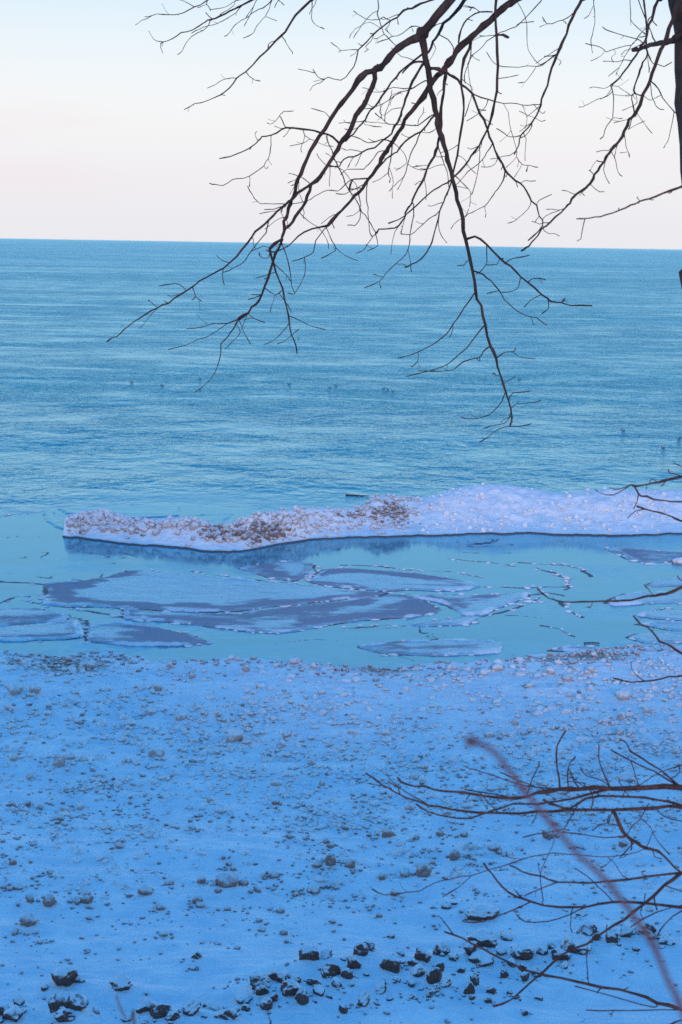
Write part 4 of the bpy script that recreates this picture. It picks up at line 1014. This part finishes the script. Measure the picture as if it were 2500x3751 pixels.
tree.text('''
B 18 12 6.4,6.1 : 1400,-355 1330,-220 1230,-90 1143,0
B 12 3 : 1143,0 1083,56 1058,98 1030,130 988,175 953,210 901,263 866,288 841,323 809,347 760,370 715,382 676,401
T 5 3 : 866,288 838,286 815,294 790,310 760,322
T 5 3 : 901,263 915,280 935,293 953,296
T 5 3 : 1030,130 1045,150 1055,168 1070,188 1070,198
T 3 3 : 809,347 827,350
T 4 4 : 1000,162 985,160 983,178
T 5 3 : 1143,5 1145,30 1143,65 1150,85 1170,97 1188,106
B 16 10 6.4,6.2 : 1150,-290 1050,-130 960,-30 930,-5
B 10 3 : 930,-5 890,18 860,33 825,50 790,68 772,73 755,78 745,85 707,109 665,120 630,142 600,155 588,160
T 5 3 : 775,75 765,92 745,110 705,132 678,163 668,187 650,201
T 5 3 : 890,20 865,47 820,75 785,92 760,95 730,108 703,120
B 12 7 6.4,6.3 : 950,-220 860,-100 765,0
B 7 3 : 765,0 735,15 690,38 657,52 620,54 575,53 545,62 530,60
T 4 4 : 765,3 758,15 770,28 770,38
T 3 3 : 758,15 725,28
B 11 6 6.4,6.2 : 1180,-300 1090,-120 1000,0
T 6 3 : 1000,0 985,15 965,28 930,45 915,58 885,75 860,92 840,122 822,133
T 6 3 : 998,3 985,35 972,60 950,85 940,98 928,122 890,140
T 3 3 : 972,58 1015,76
B 8 5 6.4,6.3 : 1060,-260 990,-100 940,0
T 5 3 : 940,0 930,25 920,50 905,75 896,95
T 3 3 : 930,25 910,50 902,65
T 4 3 : 960,-60 870,0 845,15 815,30 770,36
T 4 3 : 930,0 870,0 860,15 835,35 806,54
B 9 5 6.4,6.3 : 1200,-300 1100,-100 1020,0
T 4 3 : 1020,0 1015,12 1007,27
T 4 3 : 1022,0 1030,6 1042,17
B 18 10 6.3,6.0 : 1750,-460 1700,-200 1640,-50 1582,0
B 10 3 : 1582,0 1540,15 1509,29 1479,38 1456,63 1433,75 1402,98 1371,122 1345,153 1314,184 1303,226 1283,264 1249,293 1203,283 1188,291 1165,281 1146,253
T 5 3 : 1314,184 1285,182 1253,186 1235,172 1215,155
T 3 3 : 1253,186 1240,192
T 4 3 : 1371,125 1360,150 1340,172 1352,183 1335,190
T 5 3 : 1433,72 1405,64 1390,70 1360,73 1335,65 1310,50 1295,40
T 4 3 : 1455,66 1460,90
T 4 3 : 1433,75 1425,95 1410,108
B 10 6 6.4,6.2 : 1450,-365 1420,-150 1385,-10
T 7 4 : 1385,-10 1387,25 1384,50 1390,75 1400,105 1408,125 1430,145 1450,168 1458,175
T 4 3 : 1384,40 1355,58 1340,75 1315,110 1295,140
T 4 3 : 1400,105 1370,88 1345,82 1315,98 1293,115 1280,140
T 4 3 : 1408,125 1385,140 1370,142
T 6 4 : 1545,120 1540,100 1508,95 1475,123 1440,132 1420,143 1380,157
T 3 3 : 1508,95 1515,118
T 3 3 : 1440,132 1415,110
B 20 14 6.3,6.1 : 1820,-490 1790,-200 1740,-50 1703,0
B 14 6 : 1703,0 1665,50 1627,84 1607,126 1586,153 1574,191 1548,200 1482,249 1452,283 1417,329 1387,375 1356,409 1337,440 1328,451 1296,489 1264,518
T 6 4 : 1627,84 1600,92 1580,102
T 6 4 : 1610,125 1640,145 1660,170 1664,185
B 13 5 : 1571,240 1551,228 1517,230 1490,248 1475,270
B 13 5 : 1570,235 1547,237 1521,283 1509,306 1494,344 1479,383 1467,425 1465,435 1446,464 1436,489 1404,515 1372,540 1328,556 1296,574 1261,583 1245,607 1229,610 1203,609
T 4 3 : 1292,578 1273,617
T 4 3 : 1321,560 1303,610
T 4 3 : 1328,556 1286,547 1270,550 1251,543
T 4 3 : 1229,606 1257,623 1286,658 1302,671 1312,703
B 7 3 : 1578,300 1560,295 1517,321 1471,337 1425,367 1387,387 1360,395 1335,398
T 5 3 : 1520,318 1480,325 1440,320 1410,335 1370,337 1350,325 1330,322
T 4 3 : 1425,367 1440,345 1470,335
T 4 3 : 1400,380 1390,410 1410,422 1436,400 1470,395
B 10 6 : 1604,440 1595,419 1567,457 1544,483 1503,505 1481,524 1461,547 1446,563 1420,579 1391,610 1372,630
T 8 3 : 1551,480 1525,524 1506,563 1493,607 1481,647 1461,665 1439,687 1426,700
T 4 3 : 1481,647 1465,680 1456,695
T 4 3 : 1500,507 1480,495 1470,490
T 4 3 : 1540,485 1575,487 1598,470
B 7 4 : 1600,415 1570,429 1532,461 1493,456 1455,457 1423,454 1398,435 1375,416
T 5 3 : 1532,461 1537,430 1550,415 1553,395
T 4 3 : 1455,457 1410,452 1385,448 1337,445
T 4 3 : 1360,404 1334,448 1350,460 1398,466
T 4 3 : 1310,470 1290,478 1265,470
T 4 3 : 1590,560 1600,575 1630,572
B 9 5 : 1690,170 1683,130 1700,85 1725,60 1760,44 1805,44
T 5 4 : 1758,45 1745,32 1705,20
T 4 4 : 1748,35 1735,25 1722,38
''')
tree.build()

# ---- sapling beside the frame: thin side twigs reaching in over the lagoon
SD = 4.4
fy = foot(2660, SD); base = at_depth(2660, fy + 30, SD)
sap = Wood('bare_sapling', tuple(base), 'slender bare sapling with thin reddish twigs reaching in over the lagoon', 'sapling', M_TWIG)
sap.grow([(2660, fy + 50), (2655, 4300), (2640, 3300), (2620, 2600), (2600, 2100), (2590, 1750), (2570, 1200), (2560, 800), (2550, 660), (2545, 560)], 46, 12, [SD, SD, SD, SD + .2], kind='B', name='stem', spur=.3)
sap.text('''
B 12 4 : 2565,660 2500,683 2470,692 2430,708 2380,727 2345,737 2310,753 2270,770 2220,789 2180,797 2145,801 2112,799
T 5 4 : 2345,737 2340,728 2335,722
T 5 3 : 2470,695 2460,705 2450,708
T 4 4 : 2270,770 2268,762
T 4 3 : 2378,728 2385,732 2395,732
B 13 6 : 2590,1725 2500,1745 2450,1757 2410,1765 2370,1775 2340,1778 2315,1778
T 7 4 : 2315,1778 2290,1790 2250,1813 2200,1805 2178,1791
T 7 4 : 2315,1780 2275,1790 2230,1785
T 5 4 : 2410,1765 2390,1753 2378,1770
T 6 5 : 2485,1746 2455,1730 2450,1720
T 4 4 : 2450,1760 2425,1780
T 4 3 : 2370,1778 2366,1793
B 8 4 : 2590,1730 2540,1715 2500,1707 2470,1697
B 9 7 : 2595,1850 2500,1838 2430,1835 2370,1822 2340,1810 2315,1790
B 10 6 : 2600,1950 2500,1910 2460,1893 2415,1877 2370,1865 2335,1853
B 15 5 : 2600,2110 2500,2150 2440,2175 2400,2180 2350,2190 2310,2198 2260,2203 2170,2203 2100,2203 2050,2203 2010,2190 1970,2160
T 4 4 : 2172,2203 2168,2222 2152,2225
T 5 4 : 2400,2180 2375,2160 2358,2140
T 5 4 : 2253,2202 2252,2190
T 7 4 : 2560,2128 2500,2130 2480,2108
B 12 6 : 2615,2460 2500,2395 2460,2365 2415,2350 2390,2310 2350,2285 2320,2257
T 4 3 : 2390,2312 2395,2300
B 9 5 : 2615,2450 2500,2473 2450,2480 2400,2490 2330,2497 2290,2495 2247,2483
''')
sap.build()

# ---- shrub in the foreground
BD = 4.0
fy = foot(2700, BD); base = at_depth(2700, fy + 30, BD)
shr = Wood('bare_shrub', tuple(base), 'bare budding shrub with dark tangled branches in front of the snow', 'shrub', M_TWIG)
shr.grow([(2700, fy + 50), (2690, 4600), (2650, 4000), (2620, 3600), (2600, 3300), (2590, 3050), (2600, 2900), (2620, 2760)], 60, 24, [BD, BD, BD, BD + .1], kind='B', name='stem', spur=.3)
shr.text('''
B 26 6 : 2600,2905 2500,2883 2366,2885 2239,2889 2127,2887 2047,2891 1967,2907 1888,2923 1824,2923 1728,2907 1633,2899 1553,2883 1489,2875 1456,2851
T 9 6 : 2063,2885 2047,2847 2039,2791 2043,2728 2071,2676
T 8 5 : 2083,2884 2079,2831 2091,2791 2111,2767
T 8 6 : 2219,2885 2207,2823 2195,2767 2193,2724
T 8 6 : 1940,2908 1952,2847 1971,2815 1977,2791
T 8 5 : 2031,2898 1928,2879 1824,2847 1768,2827 1720,2815
T 7 5 : 2015,2903 1967,2883 1888,2855 1832,2831
T 9 5 : 2478,2880 2398,2823 2310,2787 2239,2747
T 9 5 : 2500,2878 2422,2819 2366,2787 2310,2751 2294,2720 2270,2712
T 6 5 : 2342,2880 2330,2845 2310,2790
T 7 5 : 2239,2885 2215,2863 2151,2843 2127,2811
T 5 5 : 2145,2882 2135,2867 2095,2859
T 9 6 : 2326,2885 2390,2843 2446,2819 2500,2803
T 6 5 : 2470,2868 2490,2830 2485,2800
T 8 5 : 1900,2920 1808,2910 1704,2891
T 6 5 : 1824,2975 1792,2943 1744,2911
B 18 6 : 2595,2965 2500,2955 2406,2959 2247,2967 2087,2967 1967,2975 1848,2981 1760,2975 1649,2963 1569,2951 1497,2923 1441,2899 1401,2871 1342,2834
T 5 5 : 1401,2874 1370,2874 1346,2869
T 11 6 : 2247,2892 2087,2927 1967,2943 1880,2947 1808,2967 1720,2997 1641,2992 1569,2975 1525,2947
B 12 8 : 2590,2975 2500,2947 2446,2939 2366,2923 2247,2915 2150,2925 2090,2960 2040,2950 1990,2930
T 9 5 : 2119,2967 2079,3015 2047,3042 1967,3054 1916,3069
T 8 5 : 2047,3042 2023,3102 1991,3166 1979,3206 1990,3300
T 6 5 : 1975,2975 1960,3000 1948,3018
T 7 5 : 2180,2965 2175,2925 2160,2890
T 7 5 : 2260,2967 2230,3010 2200,3020 2170,3040
T 6 5 : 2370,2960 2430,2990 2500,3010
B 20 8 : 2598,3240 2500,3202 2454,3158 2406,3118 2366,3106 2326,3086 2298,3062 2270,3026 2262,2967
T 7 5 : 2298,3060 2318,3022 2350,2995 2374,2943
T 8 5 : 2298,3064 2215,3070 2143,3058 2063,3050
T 6 5 : 2275,3032 2227,3018 2234,2985
T 7 5 : 2345,3000 2382,3030 2406,3078 2454,3130
T 6 5 : 2366,3100 2390,3060 2400,3045
T 13 6 : 2366,3106 2302,3130 2207,3140 2127,3133 2031,3125 1952,3138 1880,3162 1800,3186 1728,3206 1649,3218 1585,3238 1537,3262 1489,3272 1409,3278 1366,3258
T 6 5 : 1728,3206 1680,3250 1625,3284
T 6 5 : 1900,3155 1864,3142 1852,3122
T 5 5 : 2245,3138 2220,3170 2200,3180
T 6 5 : 2302,3130 2270,3145 2320,3090
B 12 6 : 2500,3202 2366,3212 2247,3226 2151,3234 2047,3230 1983,3210 1912,3190 1872,3170
T 6 5 : 2047,3230 1967,3262 1920,3282
T 5 5 : 2345,3214 2350,3195 2365,3188
B 16 7 : 2500,3202 2430,3247 2358,3311 2286,3367 2223,3407 2151,3454 2063,3494 1991,3558 1936,3606 1872,3662 1808,3687
T 6 5 : 1808,3687 1800,3670
T 6 5 : 2223,3407 2225,3390
T 5 5 : 2358,3311 2365,3275
B 15 7 : 2605,3340 2500,3325 2366,3307 2247,3307 2151,3319 2047,3323 1944,3303 1888,3283 1840,3247 1800,3199 1775,3166
T 8 5 : 1944,3303 1856,3343 1768,3375 1704,3376
T 9 6 : 2135,3320 2087,3351 2007,3375 1928,3379 1892,3349
T 7 5 : 2223,3305 2191,3247 2151,3207 2107,3183
T 5 5 : 2285,3304 2285,3285
T 8 6 : 2540,3328 2500,3315 2406,3343 2310,3395
T 7 6 : 2560,3335 2500,3335 2438,3383 2406,3434
T 6 5 : 2540,3268 2500,3267 2430,3263
B 18 6 : 2625,3760 2500,3702 2406,3670 2326,3638 2207,3614 2111,3594 2007,3574 1928,3554 1832,3510 1768,3474 1696,3438 1629,3413
T 8 5 : 2520,3710 2366,3700 2247,3702 2147,3702
T 7 5 : 2420,3680 2398,3690 2286,3662 2191,3634 2107,3614
T 6 5 : 2151,3602 2151,3518 2155,3470
T 6 5 : 2290,3630 2305,3620
B 8 6 : 2625,3770 2560,3738 2500,3735 2450,3752
''')
shr.build()

# ---- dry stalks close to the lens and at the bluff edge
def stalk(name, pts, w0, w1, d, label, col, bud=0):
    x, y = pts[0]; fy_ = max(foot(x, d), y + 40)
    b0 = at_depth(x, fy_ + 10, d)
    w = Wood(name, tuple(b0), label, 'stalk', col, None)
    mid = [(x + (pts[0][0] - pts[1][0]) * .05, fy_ + 20), (x + 6, (fy_ + y) / 2)]
    w.grow(mid + list(pts), w0, w1, d, kind='B', name='stem', drift=0.0, spur=0, sides=8, tipbud=False)
    if bud:
        P = at_depth(*pts[-1], d); v, f = lump_shape(900, 2, .2, 2); r = bud * d / FPX
        o = obj('seed_head', mesh('seed_head', v * r, f, col), w.root, loc=tuple(P - b0 - np.array([0, 0, r * .4]))); o.rotation_euler = (.4, .8, 0)
    w.build()
stalk('dry_stalk', [(2640, 4300), (2570, 3900), (2500, 3720), (2470, 3640), (2420, 3530), (2370, 3430), (2310, 3340), (2240, 3250), (2160, 3170), (2100, 3100), (2020, 3020), (1960, 2950), (1910, 2880), (1850, 2800), (1790, 2740), (1722, 2702)],
      32, 22, .92, 'blurred reddish dry stalk ending in a round seed head', mat_plain('red dry stalk', (.17, .085, .095)), 50)
stalk('dry_stalk', [(500, 3900), (470, 3751), (445, 3690), (430, 3655)], 16, 8, 1.9, 'faint dry grass stem below the lone rock with a snow tail', mat_plain('pale dry stem', (.2, .14, .13)))
stalk('dry_stalk', [(995, 3900), (990, 3760), (985, 3700)], 6, 4, 4.2, 'thin dark dry stem in front of the rock cluster', mat_plain('dark dry stem', (.05, .03, .03)))

# ================================================================== on the water
def duck_mesh():
    """floating duck: hull with raised tail, neck and head with bill"""
    parts = {}
    v, f = IV[3]; v = v.copy(); b = v * np.array([.19, .085, .075]); t = (b[:, 0] + .19) / .38
    b[:, 2] += .05 * (1 - sst(0, .35, t)) + .02 * sst(.6, 1, t); b[:, 1] *= .45 + .55 * sst(0, .4, t); b[:, 2] += .035
    parts['body'] = (b, f)
    v2, f2 = IV[2]; h = v2 * np.array([.045, .033, .036]) + np.array([.19, 0, .17])
    n = v2 * np.array([.032, .03, .075]) + np.array([.165, 0, .11]); parts['head'] = (np.vstack([h, n]), np.vstack([f2, f2 + len(v2)]))
    bl = v2 * np.array([.033, .014, .008]) + np.array([.245, 0, .163]); parts['bill'] = (bl, f2)
    w = v2 * np.array([.12, .03, .045]) + np.array([-.02, 0, .055]); parts['wing'] = (w, f2)
    return parts
M_DB = mat_plain('dark duck plumage', (.05, .04, .038)); M_DL = mat_plain('pale duck flank', (.30, .22, .19)); M_BILL = mat_plain('duck bill', (.4, .2, .08))
DK = {k: mesh(k, *g, {'body': M_DL, 'head': M_DB, 'bill': M_BILL, 'wing': M_DB}[k]) for k, g in duck_mesh().items()}
DUCKS = [(483, 1400), (595, 1411), (735, 1389), (1060, 1408), (1210, 1421), (1232, 1413), (1406, 1422), (1422, 1426), (1440, 1433), (1903, 1390), (2284, 1577), (2430, 1640), (2488, 1607), (1095, 1240), (2240, 965)]
for k, (x, y) in enumerate(DUCKS):
    P = on_plane(x, y)
    r = tag(empty('duck', (P[0], P[1], -.015)), 'small dark backed duck floating on the open lake', 'duck', 'ducks on the open lake')
    r.scale = (.48, .48, .48); r.rotation_euler = (0, 0, random.uniform(-.6, .6) + (math.pi if k % 3 else 0))
    for nm in ('body', 'head', 'bill'): obj(nm, DK[nm], r)
    for s in (-1, 1): obj('wing', DK['wing'], r, loc=(0, s * .068, 0))
def log(pts, w0, w1, label, z):
    P = np.array([[*on_plane(x, y)[:2], z] for x, y in pts]); c = P.mean(0); d = P[0, 1]
    R = np.linspace(w0, w1, len(P)) * .5 * d / FPX
    V, F4, F3 = tube(catmull(np.c_[P - c, R], .1)[:, :3], catmull(np.c_[P - c, R], .1)[:, 3], 8)
    m = bpy.data.meshes.new('driftwood'); m.from_pydata(V.tolist(), [], [tuple(map(int, f)) for f in F4] + [tuple(map(int, f)) for f in F3]); m.update(); m.materials.append(M_BARK)
    tag(obj('driftwood', m, loc=tuple(c)), label, 'driftwood')
log([(1268, 1815), (1276, 1816), (1300, 1817), (1330, 1818), (1352, 1819)], 7, 3, 'dark piece of driftwood floating behind the ice ridge', .02)
log([(2140, 2361), (2165, 2360), (2196, 2361)], 6, 5, 'short black stick frozen at the lagoon edge', .03)
# white lump of ice afloat by the right end of the ridge
P = on_plane(2492, 2064); w = 60 * P[1] / FPX
o = tag(obj('ice_block', mesh('ice_block', *lump_shape(950, 3, .3, 3), M_PALE), loc=(P[0], P[1], 0)), 'white block of ice frozen in beside the thin bluish sheet', 'ice block'); o.scale = (w, w * .8, w * .62)
